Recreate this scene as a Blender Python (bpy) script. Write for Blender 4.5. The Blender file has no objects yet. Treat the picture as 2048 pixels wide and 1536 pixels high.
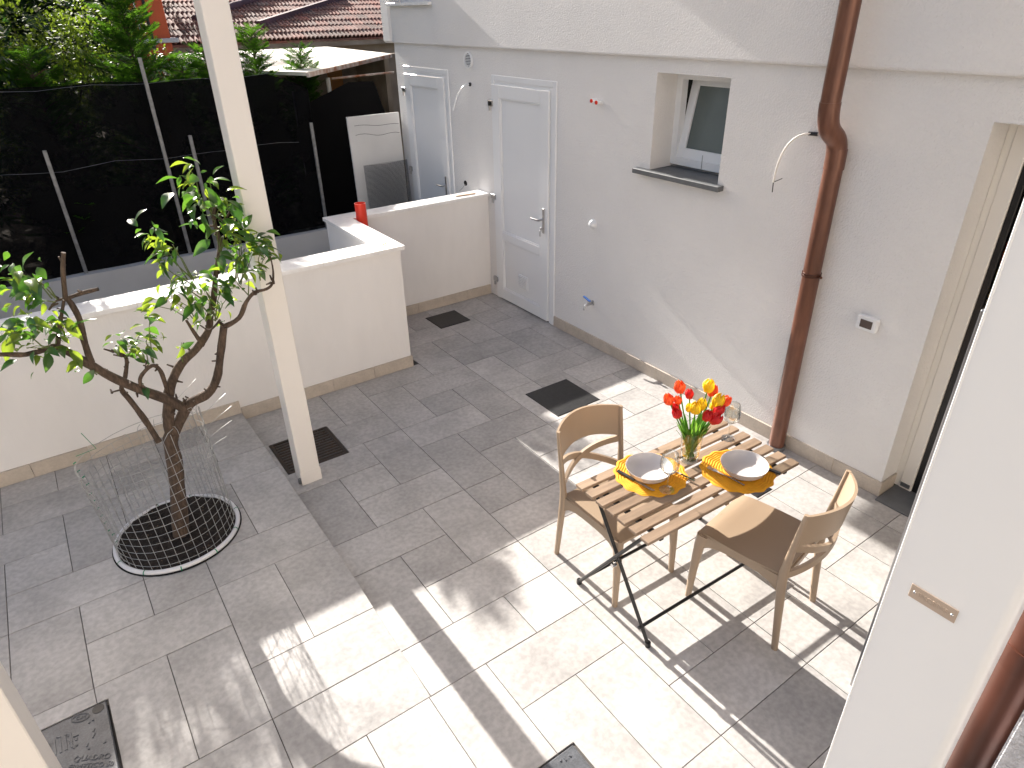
import bpy, math, random
from mathutils import Vector, Matrix
random.seed(7)
R = math.radians
scn = bpy.context.scene
col = scn.collection
# ------------------------------------------------------------------ camera
YAW, PITCH, ROLL, F_PX = 0.605386, 0.510338, 0.020283, 1339.62
CAM = Vector((0.0, 0.0, 2.75))
fw = Vector((math.sin(YAW)*math.cos(PITCH), math.cos(YAW)*math.cos(PITCH), -math.sin(PITCH)))
rt0 = Vector((math.cos(YAW), -math.sin(YAW), 0)); dn0 = fw.cross(rt0)
rt = rt0*math.cos(ROLL) + dn0*math.sin(ROLL)
dn = -rt0*math.sin(ROLL) + dn0*math.cos(ROLL)
cam_d = bpy.data.cameras.new('camera'); cam = bpy.data.objects.new('camera', cam_d); col.objects.link(cam)
mw = Matrix.Identity(4)
for i in range(3):
    mw[i][0] = rt[i]; mw[i][1] = -dn[i]; mw[i][2] = -fw[i]; mw[i][3] = CAM[i]
cam.matrix_world = mw
cam_d.sensor_width = 36; cam_d.lens = 36*F_PX/2048; cam_d.clip_start = .05; cam_d.clip_end = 1000
scn.camera = cam
# ------------------------------------------------------------------ light
SUN_EL, SUN_AZ = R(25.2), R(-.8)      # azimuth from +Y towards +X
sdir = Vector((math.sin(SUN_AZ)*math.cos(SUN_EL), math.cos(SUN_AZ)*math.cos(SUN_EL), math.sin(SUN_EL)))
w = bpy.data.worlds.new('World'); scn.world = w; w.use_nodes = True
nt = w.node_tree; bg = nt.nodes['Background']
sky = nt.nodes.new('ShaderNodeTexSky'); sky.sky_type = 'NISHITA'; sky.sun_disc = False
sky.sun_elevation = SUN_EL; sky.sun_rotation = SUN_AZ; sky.air_density = .85; sky.dust_density = 4.0; sky.ozone_density = .3
nt.links.new(sky.outputs[0], bg.inputs[0]); bg.inputs[1].default_value = .07
sl = bpy.data.lights.new('sun', 'SUN'); sl.energy = 4.2; sl.angle = R(.5); sl.color = (1, .945, .875)
so = bpy.data.objects.new('sun', sl); col.objects.link(so); so.location = (0, 20, 12)
so.rotation_euler = (-sdir).to_track_quat('-Z', 'Y').to_euler()
scn.view_settings.view_transform = 'Standard'; scn.view_settings.look = 'None'
scn.view_settings.gamma = 1; scn.view_settings.use_curve_mapping = False
scn.view_settings.exposure = 1.74

def ray(px, py):
    return rt*((px-1024)/F_PX) + dn*((py-768)/F_PX) + fw
def at(px, py, Y):
    d = ray(px, py); return CAM + d*(Y/d.y)
def atz(px, py, Z):
    d = ray(px, py); return CAM + d*((Z-CAM.z)/d.z)
# ------------------------------------------------------------------ helpers
class MB:
    def __init__(s): s.v = []; s.f = []
    def add(s, vs, fs):
        b = len(s.v); s.v += [tuple(p) for p in vs]; s.f += [tuple(i+b for i in q) for q in fs]; return s
    def box(s, x0, x1, y0, y1, z0, z1):
        return s.add([(x0,y0,z0),(x1,y0,z0),(x1,y1,z0),(x0,y1,z0),(x0,y0,z1),(x1,y0,z1),(x1,y1,z1),(x0,y1,z1)],
                     [(3,2,1,0),(4,5,6,7),(0,1,5,4),(1,2,6,5),(2,3,7,6),(3,0,4,7)])
    def cbox(s, x0, x1, y0, y1, z0, z1, c=.004):
        vs = []; idx = {}
        X = (x0, x1); Y = (y0, y1); Z = (z0, z1)
        for i in (0,1):
            for j in (0,1):
                for k in (0,1):
                    sx = c if i == 0 else -c; sy = c if j == 0 else -c; sz = c if k == 0 else -c
                    idx[i,j,k,0] = len(vs); vs.append((X[i], Y[j]+sy, Z[k]+sz))
                    idx[i,j,k,1] = len(vs); vs.append((X[i]+sx, Y[j], Z[k]+sz))
                    idx[i,j,k,2] = len(vs); vs.append((X[i]+sx, Y[j]+sy, Z[k]))
        fs = []; g = lambda i,j,k,a: idx[i,j,k,a]
        for i in (0,1):
            q = [g(i,0,0,0),g(i,1,0,0),g(i,1,1,0),g(i,0,1,0)]; fs.append(q if i else q[::-1])
            q = [g(0,i,0,1),g(0,i,1,1),g(1,i,1,1),g(1,i,0,1)]; fs.append(q if i else q[::-1])
            q = [g(0,0,i,2),g(1,0,i,2),g(1,1,i,2),g(0,1,i,2)]; fs.append(q if i else q[::-1])
        for i in (0,1):
            for j in (0,1):
                q = [g(i,j,0,0),g(i,j,1,0),g(i,j,1,1),g(i,j,0,1)]; fs.append(q if i == j else q[::-1])
                q = [g(i,0,j,0),g(i,0,j,2),g(i,1,j,2),g(i,1,j,0)]; fs.append(q if i == j else q[::-1])
                q = [g(0,i,j,1),g(1,i,j,1),g(1,i,j,2),g(0,i,j,2)]; fs.append(q[::-1] if i == j else q)
                for k in (0,1):
                    q = [g(i,j,k,0),g(i,j,k,1),g(i,j,k,2)]; fs.append(q if (i+j+k) % 2 else q[::-1])
        return s.add(vs, fs)
    def tube(s, path, r, n=8, cap=True):
        P = [Vector(p) for p in path]; m = len(P)
        rr = r if isinstance(r, (list, tuple)) else [r]*m
        vs = []; prev = None
        for i in range(m):
            t = (P[min(i+1, m-1)]-P[max(i-1, 0)])
            t = t.normalized() if t.length > 1e-9 else Vector((0,0,1))
            if prev is None:
                a = Vector((0,0,1)) if abs(t.z) < .9 else Vector((1,0,0)); u = t.cross(a).normalized()
            else:
                u = prev - t*prev.dot(t); u = u.normalized() if u.length > 1e-6 else t.orthogonal().normalized()
            prev = u; v = t.cross(u)
            for k in range(n):
                a = 2*math.pi*k/n; vs.append(P[i] + (u*math.cos(a)+v*math.sin(a))*rr[i])
        fs = [(i*n+k, i*n+(k+1) % n, (i+1)*n+(k+1) % n, (i+1)*n+k) for i in range(m-1) for k in range(n)]
        if cap: fs += [tuple(range(n))[::-1], tuple((m-1)*n+k for k in range(n))]
        return s.add(vs, fs)
    def lathe(s, prof, n=32, c=(0,0,0), cap0=False, cap1=False, sq=1):
        vs = [(c[0]+r*math.cos(2*math.pi*k/n), c[1]+r*math.sin(2*math.pi*k/n)*sq, c[2]+z) for r, z in prof for k in range(n)]
        m = len(prof)
        fs = [(i*n+k, i*n+(k+1) % n, (i+1)*n+(k+1) % n, (i+1)*n+k) for i in range(m-1) for k in range(n)]
        if cap0: fs.append(tuple(range(n))[::-1])
        if cap1: fs.append(tuple((m-1)*n+k for k in range(n)))
        return s.add(vs, fs)
    def loft(s, secs):   # horizontal rounded-rectangle sections (x,y,z,w,d)
        vs = []; n = 8
        for x, y, z, a, d in secs:
            c = min(a, d)*.28; a /= 2; d /= 2
            for p in ((a,-d+c),(a,d-c),(a-c,d),(-a+c,d),(-a,d-c),(-a,-d+c),(-a+c,-d),(a-c,-d)): vs.append((x+p[0], y+p[1], z))
        m = len(secs)
        fs = [(i*n+k, i*n+(k+1) % n, (i+1)*n+(k+1) % n, (i+1)*n+k) for i in range(m-1) for k in range(n)]
        fs += [tuple(range(n))[::-1], tuple((m-1)*n+k for k in range(n))]
        return s.add(vs, fs)
    def strip(s, path, hz, ty):  # bar with rectangular section, height in z, thickness sideways
        P = [Vector(p) for p in path]; m = len(P); vs = []
        for i in range(m):
            t = P[min(i+1,m-1)]-P[max(i-1,0)]; th = Vector((t.x, t.y, 0)).normalized(); nrm = Vector((-th.y, th.x, 0))
            tt = t.normalized(); up = nrm.cross(tt) if abs(nrm.cross(tt).z) > 0 else Vector((0,0,1))
            if up.z < 0: up = -up
            for a, b in ((-1,-1),(1,-1),(1,1),(-1,1)): vs.append(P[i]+nrm*(a*ty/2)+up*(b*hz/2))
        fs = [(i*4+k, i*4+(k+1) % 4, (i+1)*4+(k+1) % 4, (i+1)*4+k) for i in range(m-1) for k in range(4)]
        fs += [(3,2,1,0), tuple((m-1)*4+k for k in range(4))]
        return s.add(vs, fs)
    def prism(s, poly, z0, z1):
        n = len(poly)
        return s.add([(x,y,z0) for x,y in poly]+[(x,y,z1) for x,y in poly],
                     [tuple(range(n))[::-1], tuple(range(n,2*n))]+[(i,(i+1) % n,n+(i+1) % n,n+i) for i in range(n)])
    def grid(s, fn, nu, nv, flip=False):
        vs = [fn(i/nu, j/nv) for j in range(nv+1) for i in range(nu+1)]
        fs = [(j*(nu+1)+i, j*(nu+1)+i+1, (j+1)*(nu+1)+i+1, (j+1)*(nu+1)+i) for j in range(nv) for i in range(nu)]
        if flip: fs = [q[::-1] for q in fs]
        return s.add(vs, fs)
    def slab(s, fn, nu, nv, off):   # thick sheet: fn(u,v) front surface, off(u,v) vector to back surface
        N = (nu+1)*(nv+1); V = [Vector(fn(i/nu, j/nv)) for j in range(nv+1) for i in range(nu+1)]
        O = [Vector(off(i/nu, j/nv)) for j in range(nv+1) for i in range(nu+1)]
        vs = V+[a+b for a, b in zip(V, O)]; q = lambda i, j: j*(nu+1)+i; fs = []
        for j in range(nv):
            for i in range(nu):
                a = (q(i,j), q(i+1,j), q(i+1,j+1), q(i,j+1)); fs.append(a); fs.append(tuple(N+k for k in a[::-1]))
        ring = [q(i,0) for i in range(nu)]+[q(nu,j) for j in range(nv)]+[q(i,nv) for i in range(nu,0,-1)]+[q(0,j) for j in range(nv,0,-1)]
        for k in range(len(ring)):
            a, b = ring[k], ring[(k+1) % len(ring)]; fs.append((b, a, N+a, N+b))
        return s.add(vs, fs)
    def xf(s, M): s.v = [tuple(M @ Vector(p)) for p in s.v]; return s
    def mesh(s, name, mat, smooth=None, off=None):
        me = bpy.data.meshes.new(name)
        vs = s.v if off is None else [(x-off[0], y-off[1], z-off[2]) for x, y, z in s.v]
        me.from_pydata(vs, [], s.f); me.update()
        if mat: me.materials.append(mat)
        if smooth:
            me.polygons.foreach_set('use_smooth', [True]*len(me.polygons))
            me.set_sharp_from_angle(angle=R(smooth))
        return me
    def build(s, name, mat, parent=None, smooth=None, off=None, kind=None):
        return link(name, s.mesh(name, mat, smooth, off), parent, kind)
def link(name, me, parent=None, kind=None):
    o = bpy.data.objects.new(name, me); col.objects.link(o)
    if parent: o.parent = parent
    if kind: o['kind'] = kind
    return o
def tag(o, label, cat, group=None):
    o['label'] = label; o['category'] = cat
    if group: o['group'] = group
    return o
def thing(name, label, cat, loc=(0,0,0), rz=0, group=None):
    o = bpy.data.objects.new(name, None); col.objects.link(o); o.empty_display_size = .1
    o.location = loc; o.rotation_euler = (0, 0, rz)
    return tag(o, label, cat, group)
def copy_tree(o, parent=None):
    c = o.copy(); col.objects.link(c); c.parent = parent
    for ch in list(o.children): copy_tree(ch, c)
    return c
# ------------------------------------------------------------------ materials
MATS = {}
def rgb(c): return (c[0], c[1], c[2], 1)
def M(name, c, rough=.6, metal=0, var=.08, vs=4, bump=0, bs=80, spec=.5, ov=0, c2=None, fine=0, fs=150, detail=4, coat=0, stretch=None, bdist=.002, local=False, alt=None):
    m = bpy.data.materials.new(name); m.use_nodes = True; n = m.node_tree.nodes; L = m.node_tree.links
    b = n['Principled BSDF']; b.inputs['Roughness'].default_value = rough; b.inputs['Metallic'].default_value = metal
    b.inputs['Specular IOR Level'].default_value = spec
    if coat: b.inputs['Coat Weight'].default_value = coat; b.inputs['Coat Roughness'].default_value = .15
    if local: tc = n.new('ShaderNodeTexCoord').outputs['Object']
    else: tc = n.new('ShaderNodeNewGeometry').outputs['Position']
    oi = n.new('ShaderNodeObjectInfo')
    vm = n.new('ShaderNodeVectorMath'); vm.operation = 'MULTIPLY_ADD'; vm.inputs[1].default_value = stretch or (1,1,1)
    L.new(tc, vm.inputs[0])
    rv = n.new('ShaderNodeVectorMath'); rv.operation = 'SCALE'; rv.inputs[0].default_value = (31, 17, 11)
    if ov: L.new(oi.outputs['Random'], rv.inputs['Scale'])
    else: rv.inputs['Scale'].default_value = 0
    L.new(rv.outputs[0], vm.inputs[2])
    nz = n.new('ShaderNodeTexNoise'); nz.inputs['Scale'].default_value = vs; nz.inputs['Detail'].default_value = detail
    L.new(vm.outputs[0], nz.inputs['Vector'])
    mx = n.new('ShaderNodeMix'); mx.data_type = 'RGBA'
    ca = c2 or [x*(1-var) for x in c]; cb = c if c2 else [min(1, x*(1+var)) for x in c]
    mx.inputs['A'].default_value = rgb(ca); mx.inputs['B'].default_value = rgb(cb)
    mr = n.new('ShaderNodeMapRange'); mr.inputs[1].default_value = .3; mr.inputs[2].default_value = .7
    L.new(nz.outputs['Fac'], mr.inputs[0]); L.new(mr.outputs[0], mx.inputs['Factor'])
    out = mx.outputs['Result']
    if fine:
        n2 = n.new('ShaderNodeTexNoise'); n2.inputs['Scale'].default_value = fs; n2.inputs['Detail'].default_value = 3
        L.new(vm.outputs[0], n2.inputs['Vector'])
        r2 = n.new('ShaderNodeMapRange'); r2.inputs[1].default_value = .35; r2.inputs[2].default_value = .65
        r2.inputs[3].default_value = 1-fine; r2.inputs[4].default_value = 1+fine
        L.new(n2.outputs['Fac'], r2.inputs[0])
        h = n.new('ShaderNodeHueSaturation'); L.new(out, h.inputs['Color']); L.new(r2.outputs[0], h.inputs['Value']); out = h.outputs[0]
    if ov:
        r3 = n.new('ShaderNodeMapRange'); r3.inputs[3].default_value = 1-ov; r3.inputs[4].default_value = 1+ov
        L.new(oi.outputs['Random'], r3.inputs[0])
        h = n.new('ShaderNodeHueSaturation'); L.new(out, h.inputs['Color']); L.new(r3.outputs[0], h.inputs['Value']); out = h.outputs[0]
    L.new(out, b.inputs['Base Color'])
    if bump:
        nb = n.new('ShaderNodeTexNoise'); nb.inputs['Scale'].default_value = bs; nb.inputs['Detail'].default_value = 4
        L.new(vm.outputs[0], nb.inputs['Vector'])
        bp = n.new('ShaderNodeBump'); bp.inputs['Strength'].default_value = bump; bp.inputs['Distance'].default_value = bdist
        L.new(nb.outputs['Fac'], bp.inputs['Height']); L.new(bp.outputs[0], b.inputs['Normal'])
    m['_b'] = 0; MATS[name] = m
    return m
def translucent(m, c, fac):
    n = m.node_tree.nodes; L = m.node_tree.links; b = n['Principled BSDF']; o = n['Material Output']
    t = n.new('ShaderNodeBsdfTranslucent'); t.inputs[0].default_value = rgb(c)
    x = n.new('ShaderNodeMixShader'); x.inputs[0].default_value = fac
    L.new(b.outputs[0], x.inputs[1]); L.new(t.outputs[0], x.inputs[2]); L.new(x.outputs[0], o.inputs[0]); return m
m_tile = M('porcelain_tile', (.415,.398,.382), rough=.5, var=.17, vs=3.0, ov=.10, fine=.11, fs=38, bump=.3, bs=60, bdist=.0015, detail=9)
m_grout = M('grout', (.10,.09,.08), rough=.9, var=.25, vs=6)
m_skirt = M('skirting_tile', (.50,.435,.365), rough=.5, var=.10, vs=8, ov=.05, fine=.05, fs=70, bump=.2, bs=70)
m_stucco = M('white_stucco', (.775,.76,.745), rough=.9, var=.035, vs=1.3, bump=1.0, bs=95, bdist=.008, spec=.2, detail=8)
m_smooth = M('smooth_white_plaster', (.785,.765,.748), rough=.85, var=.04, vs=1.6, bump=.35, bs=45, bdist=.004, spec=.2, stretch=(1,1,.35), detail=8, fine=.012, fs=9)
m_greywall = M('grey_plaster', (.55,.545,.54), rough=.9, var=.08, vs=2, bump=.2, bs=60)
m_marble = M('marble_coping', (.84,.83,.82), rough=.13, var=.10, vs=5, detail=10, ov=.03, fine=.03, fs=30)
m_pvc = M('white_pvc', (.80,.81,.82), rough=.3, var=.01, vs=2)
m_cream = M('cream_frame', (.80,.765,.705), rough=.35, var=.01)
m_post = M('cream_painted_steel', (.80,.765,.72), rough=.35, var=.015, vs=2)
m_white = M('white_paint', (.86,.87,.88), rough=.4, var=.012, vs=2)
m_brown = M('brown_downpipe', (.15,.064,.04), rough=.32, var=.25, vs=7, metal=.35, spec=.6, stretch=(1,1,.25), fine=.12, fs=40)
m_brown_far = M('old_brown_pipe', (.085,.032,.021), rough=.33, var=.5, vs=9, metal=.3, stretch=(1,1,.4))
m_dark = M('black_plastic', (.012,.012,.013), rough=.45, var=.3, vs=30, fine=.25, fs=120, bump=.2, bs=120)
m_void = M('dark_interior', (.006,.006,.007), rough=.9)
m_iron = M('cast_iron', (.05,.045,.042), rough=.6, metal=.6, var=.35, vs=20, bump=.4, bs=90, c2=(.07,.045,.03))
m_rubber = M('grey_composite', (.085,.09,.10), rough=.42, var=.2, vs=14, fine=.2, fs=120, bump=.4, bs=160, spec=.6)
m_beige = M('beige_polypropylene', (.345,.255,.175), rough=.42, var=.015, vs=3)
m_wood = M('acacia_wood', (.32,.23,.158), rough=.5, var=.2, vs=14, stretch=(.12,1,1), c2=(.19,.13,.085), detail=9, ov=.14, fine=.1, fs=60, local=True, bump=.15, bs=60)
m_black = M('black_steel', (.012,.012,.013), rough=.35, metal=.2)
m_must = M('mustard_fabric', (.74,.33,.010), rough=.85, var=.08, vs=30, bump=.3, bs=400)
m_bowl = M('grey_stoneware', (.52,.495,.49), rough=.22, var=.02, vs=10)
m_steel = M('stainless_steel', (.62,.62,.63), rough=.2, metal=1, var=.03)
m_chrome = M('satin_chrome', (.45,.45,.46), rough=.28, metal=1, var=.05)
m_alu = M('grey_aluminium', (.20,.21,.225), rough=.35, metal=.6, var=.1)
m_stone = M('grey_stone_sill', (.12,.125,.13), rough=.5, var=.1, vs=20)
m_soil = M('dark_soil', (.018,.013,.010), rough=1, var=.6, vs=40, bump=1, bs=60, bdist=.02, fine=.5, fs=120)
m_earth = M('garden_earth', (.07,.055,.04), rough=1, var=.4, vs=3, bump=.6, bs=20, bdist=.03)
m_bark = M('citrus_bark', (.115,.078,.053), rough=.9, var=.4, vs=22, c2=(.05,.033,.024), fine=.3, fs=110, bump=.9, bs=90, bdist=.006, stretch=(1,1,.3))
m_twig = M('green_twig', (.10,.13,.03), rough=.6, var=.2, vs=10)
m_leafs = [translucent(M('citrus_leaf', (.04,.105,.02), rough=.35, var=.3, vs=20, ov=.35, spec=.6), (.13,.30,.025), .38),
           translucent(M('citrus_leaf_light', (.085,.16,.022), rough=.35, var=.3, vs=20, ov=.3, spec=.6), (.34,.46,.03), .45),
           translucent(M('citrus_leaf_dark', (.03,.085,.022), rough=.3, var=.3, vs=20, ov=.3, spec=.7), (.10,.26,.02), .3)]
m_net = M('black_shade_cloth', (.003,.003,.0035), rough=.9, spec=.1, var=.4, vs=1.5, fine=.4, fs=60)
n = m_net.node_tree.nodes; L = m_net.node_tree.links
tr = n.new('ShaderNodeBsdfTransparent'); mxs = n.new('ShaderNodeMixShader')
nzz = n.new('ShaderNodeTexNoise'); nzz.inputs['Scale'].default_value = 2.2; nzz.inputs['Detail'].default_value = 5
mrr = n.new('ShaderNodeMapRange'); mrr.inputs[1].default_value = .48; mrr.inputs[2].default_value = .75; mrr.inputs[3].default_value = .015; mrr.inputs[4].default_value = .32
gg = n.new('ShaderNodeNewGeometry'); L.new(gg.outputs['Position'], nzz.inputs['Vector']); L.new(nzz.outputs['Fac'], mrr.inputs[0])
L.new(mrr.outputs[0], mxs.inputs[0]); L.new(n['Principled BSDF'].outputs[0], mxs.inputs[1]); L.new(tr.outputs[0], mxs.inputs[2]); L.new(mxs.outputs[0], n['Material Output'].inputs[0])
m_galv = M('galvanised_steel', (.22,.225,.23), rough=.5, metal=.5, var=.25, vs=20)
m_wire = M('galvanised_wire', (.42,.42,.41), rough=.45, metal=.6, var=.2, vs=20)
m_green = M('green_plastic_tie', (.0,.22,.10), rough=.5, var=.1)
m_tubew = M('white_plastic_tube', (.72,.72,.74), rough=.35, var=.04)
m_conifer = translucent(M('conifer_frond', (.022,.062,.012), rough=1, var=.5, vs=2.5, fine=.3, fs=30, spec=.03), (.10,.24,.015), .4)
m_bush = translucent(M('bush_leaf', (.04,.095,.018), rough=.6, var=.5, vs=3, spec=.2, c2=(.13,.19,.02)), (.26,.38,.03), .35)
m_bush2 = translucent(M('dark_hedge_leaf', (.025,.06,.018), rough=.5, var=.5, vs=2), (.06,.16,.02), .25)
m_terra = M('terracotta', (.32,.12,.085), rough=.85, var=.3, vs=1.6, c2=(.19,.13,.11), ov=.25, fine=.25, fs=14)
m_ridge = M('dark_ridge_tile', (.10,.05,.06), rough=.8, var=.3, vs=4)
m_orange = M('orange_render', (.52,.10,.035), rough=.8, var=.12, vs=3)
m_beigewall = M('stained_beige_wall', (.42,.36,.29), rough=.9, var=.3, vs=2.2, c2=(.24,.19,.14))
m_shed = M('pale_metal_roof', (.70,.67,.60), rough=.6, var=.12, vs=3)
m_rust = M('rusty_paint', (.62,.57,.52), rough=.7, var=.3, vs=9, c2=(.30,.10,.03))
m_odoor = M('varnished_wood', (.42,.19,.05), rough=.5, var=.15, vs=5)
m_board = M('white_board', (.66,.655,.645), rough=.6, var=.05, vs=3)
m_red = M('red_plastic', (.70,.035,.012), rough=.35, var=.04)
m_blue = M('blue_lever', (.03,.12,.40), rough=.4)
m_plate = M('brass_plate', (.50,.40,.32), rough=.4, metal=.35, var=.05)
m_rough = M('rough_concrete', (.50,.50,.53), rough=.95, var=.25, vs=30, bump=1, bs=120, bdist=.01)
m_batten = M('raw_wood', (.45,.30,.19), rough=.7, var=.15, vs=10)
m_asph = M('ground_earth', (.10,.09,.07), rough=1, var=.3, vs=.5)
def gmat(name, c, rough=0.0, ior=1.45, alpha=None):
    m = bpy.data.materials.new(name); m.use_nodes = True; b = m.node_tree.nodes['Principled BSDF']
    b.inputs['Base Color'].default_value = rgb(c); b.inputs['Transmission Weight'].default_value = 1
    b.inputs['Roughness'].default_value = rough; b.inputs['IOR'].default_value = ior; return m
def thin_glass(name, tint=(.97,.985,.98), pw=1.7, am=.9, ad=.07):
    m = bpy.data.materials.new(name); m.use_nodes = True; n = m.node_tree.nodes; L = m.node_tree.links; n.remove(n['Principled BSDF'])
    a = n.new('ShaderNodeBsdfTransparent'); a.inputs[0].default_value = rgb(tint); b = n.new('ShaderNodeBsdfGlossy'); b.inputs['Roughness'].default_value = .02
    f = n.new('ShaderNodeLayerWeight'); f.inputs[0].default_value = .5; x = n.new('ShaderNodeMixShader')
    p = n.new('ShaderNodeMath'); p.operation = 'POWER'; p.inputs[1].default_value = pw; q = n.new('ShaderNodeMath'); q.operation = 'MULTIPLY_ADD'; q.inputs[1].default_value = am; q.inputs[2].default_value = ad
    L.new(f.outputs['Facing'], p.inputs[0]); L.new(p.outputs[0], q.inputs[0]); L.new(q.outputs[0], x.inputs[0]); L.new(a.outputs[0], x.inputs[1]); L.new(b.outputs[0], x.inputs[2]); L.new(x.outputs[0], n['Material Output'].inputs[0]); return m
m_glass = thin_glass('clear_glass'); m_winglass = gmat('tinted_window_glass', (.10,.115,.12), .02)
m_frost = M('frosted_glass', (.10,.125,.12), rough=.3, var=.1, vs=4, spec=.6)
def tulip_mat(name, a, b, lo=-.03, hi=.02):
    m = M(name, a, rough=.5, var=.06, vs=30, local=True); n = m.node_tree.nodes; L = m.node_tree.links
    tc = n.new('ShaderNodeTexCoord'); sp = n.new('ShaderNodeSeparateXYZ'); mr = n.new('ShaderNodeMapRange')
    mr.inputs[1].default_value = lo; mr.inputs[2].default_value = hi
    nz = n.new('ShaderNodeTexNoise'); nz.inputs['Scale'].default_value = 60
    ad = n.new('ShaderNodeMath'); ad.operation = 'MULTIPLY_ADD'; ad.inputs[1].default_value = .03
    L.new(tc.outputs['Object'], sp.inputs[0]); L.new(tc.outputs['Object'], nz.inputs['Vector'])
    L.new(nz.outputs['Fac'], ad.inputs[0]); L.new(sp.outputs['Z'], ad.inputs[2]); L.new(ad.outputs[0], mr.inputs[0])
    mx = n.new('ShaderNodeMix'); mx.data_type = 'RGBA'; mx.inputs['A'].default_value = rgb(b); mx.inputs['B'].default_value = rgb(a)
    L.new(mr.outputs[0], mx.inputs['Factor']); L.new(mx.outputs['Result'], n['Principled BSDF'].inputs['Base Color'])
    return translucent(m, a, .3)
m_tred = tulip_mat('red_petal', (.62,.012,.015), (.70,.05,.03)); m_tyel = tulip_mat('yellow_petal', (.85,.58,.01), (.80,.62,.05)); m_tor = tulip_mat('orange_petal', (.80,.10,.02), (.85,.42,.03))
m_tleaf = translucent(M('tulip_leaf', (.07,.20,.03), rough=.4, var=.25, vs=30, spec=.5), (.25,.5,.05), .35)
# ================================================================== ground, floor
def quadsheet(name, x0, x1, y0, y1, z, mat): return MB().add([(x0,y0,z),(x1,y0,z),(x1,y1,z),(x0,y1,z)], [(0,1,2,3)]).build(name, mat, kind='structure')
quadsheet('ground', -400, 400, -400, 400, -.12, m_asph)
bank = MB().box(-25, 2.86, 8.14, 40, -.1, .40).build('garden_bank', m_earth, kind='structure')
U, V_, X0, Y0 = .3108, .3010, 1.7242, 4.2723
gx = lambda i: X0+U*i
gy = lambda j: Y0+V_*j
XE = .80; YR0 = gy(-8); YR1 = gy(-5)
def zp(y): return .064*max(0., min(1., (y-YR0)/(YR1-YR0)))
floor = MB().box(-5, 3.83, -2.5, 7.72, -.1, -.007).build('courtyard_floor', m_grout, kind='structure')
pb = MB()
ys = [YR0, gy(-7), gy(-6), YR1, 4.85]
for a, b in zip(ys[:-1], ys[1:]):
    pb.add([(-5,a,-.02),(XE-.004,a,-.02),(XE-.004,b,-.02),(-5,b,-.02),(-5,a,zp(a)-.006),(XE-.004,a,zp(a)-.006),(XE-.004,b,zp(b)-.006),(-5,b,zp(b)-.006)],
           [(4,5,6,7),(1,2,6,5)])
platform = pb.build('raised_platform', m_grout, kind='structure')
fixed = [(0,1,2,1),(2,1,1,2),(0,-1,1,2),(1,0,2,1),(1,-1,1,1),(2,-2,1,2),(0,-2,2,1),(-1,0,1,2),(-2,-1,2,1),(-1,-3,1,2),(-3,-2,2,1),(0,-4,1,2),(1,-3,2,1),(-2,-3,1,1),(-2,-4,2,1),(-3,-4,1,2),
 (1,-5,1,2),(2,-4,1,1),(0,-5,1,1),(3,2,1,1),(3,1,2,1),(4,0,1,1),(3,-1,1,2),(4,-1,2,1),(5,0,1,2),(4,2,1,2),(5,2,2,1),(5,3,1,1),
 (-3,-5,2,1),(-2,-6,1,1),(-3,-7,1,2),(-1,-6,1,2),(-2,-7,2,1),(-3,-8,2,1),(-1,-8,1,1),(-2,-9,2,1),(-3,-10,1,2),(0,-7,2,1),
 (-8,1,1,1),(-8,0,2,1),(-9,-1,2,1),(-7,-2,1,2),(-8,-2,1,1),(-8,-3,2,1),(-8,-5,1,2),(-7,-4,1,1),(-7,-5,2,1),(-6,-4,1,1),(-5,-6,1,2),(-4,-6,1,2),(-4,-3,1,2),(-5,-4,2,1),(-5,-1,2,1),(-6,-7,1,2),(-7,-7,1,2)]
occ = set(); tiles = []
for x, y, a, b in fixed:
    cells = {(x+i, y+j) for i in range(a) for j in range(b)}
    if cells & occ: continue
    occ |= cells; tiles.append((x, y, a, b))
rt_ = random.Random(5); last = 0
def side(x): return x < -3
for y in range(5, -15, -1):
    for x in range(-11, 8):
        if (x, y) in occ: continue
        opts = [((2,1), {(x,y),(x+1,y)}), ((1,2), {(x,y),(x,y-1)}), ((1,1), {(x,y)})]
        rt_.shuffle(opts)
        if opts[0][0] == (1,1) and rt_.random() < .6: opts = opts[1:]+opts[:1]
        for (a, b), cells in opts:
            if cells & occ: continue
            if a == 2 and x == -4 and y > -9: continue
            if b == 2 and y == -8: continue
            occ |= cells; tiles.append((x, min(c[1] for c in cells), a, b)); break
RECT = {'grate': (.845,1.285,3.925,4.355), 'c1': (2.885,3.225,5.38,5.70), 'c2': (2.785,3.21,3.405,3.83), 'cb': (.77,1.187,.89,1.309), 'sm': (3.19,3.335,1.88,2.10), 'cl': (-.83,-.41,2.18,2.675)}
def subtract(rects, h):
    out = []
    for (a,b,c,d) in rects:
        if h[0] >= b or h[1] <= a or h[2] >= d or h[3] <= c: out.append((a,b,c,d)); continue
        if h[0] > a: out.append((a,h[0],c,d))
        if h[1] < b: out.append((h[1],b,c,d))
        l, r_ = max(a,h[0]), min(b,h[1])
        if h[2] > c: out.append((l,r_,c,h[2]))
        if h[3] < d: out.append((l,r_,h[3],d))
    return out
g = .0018
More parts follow.
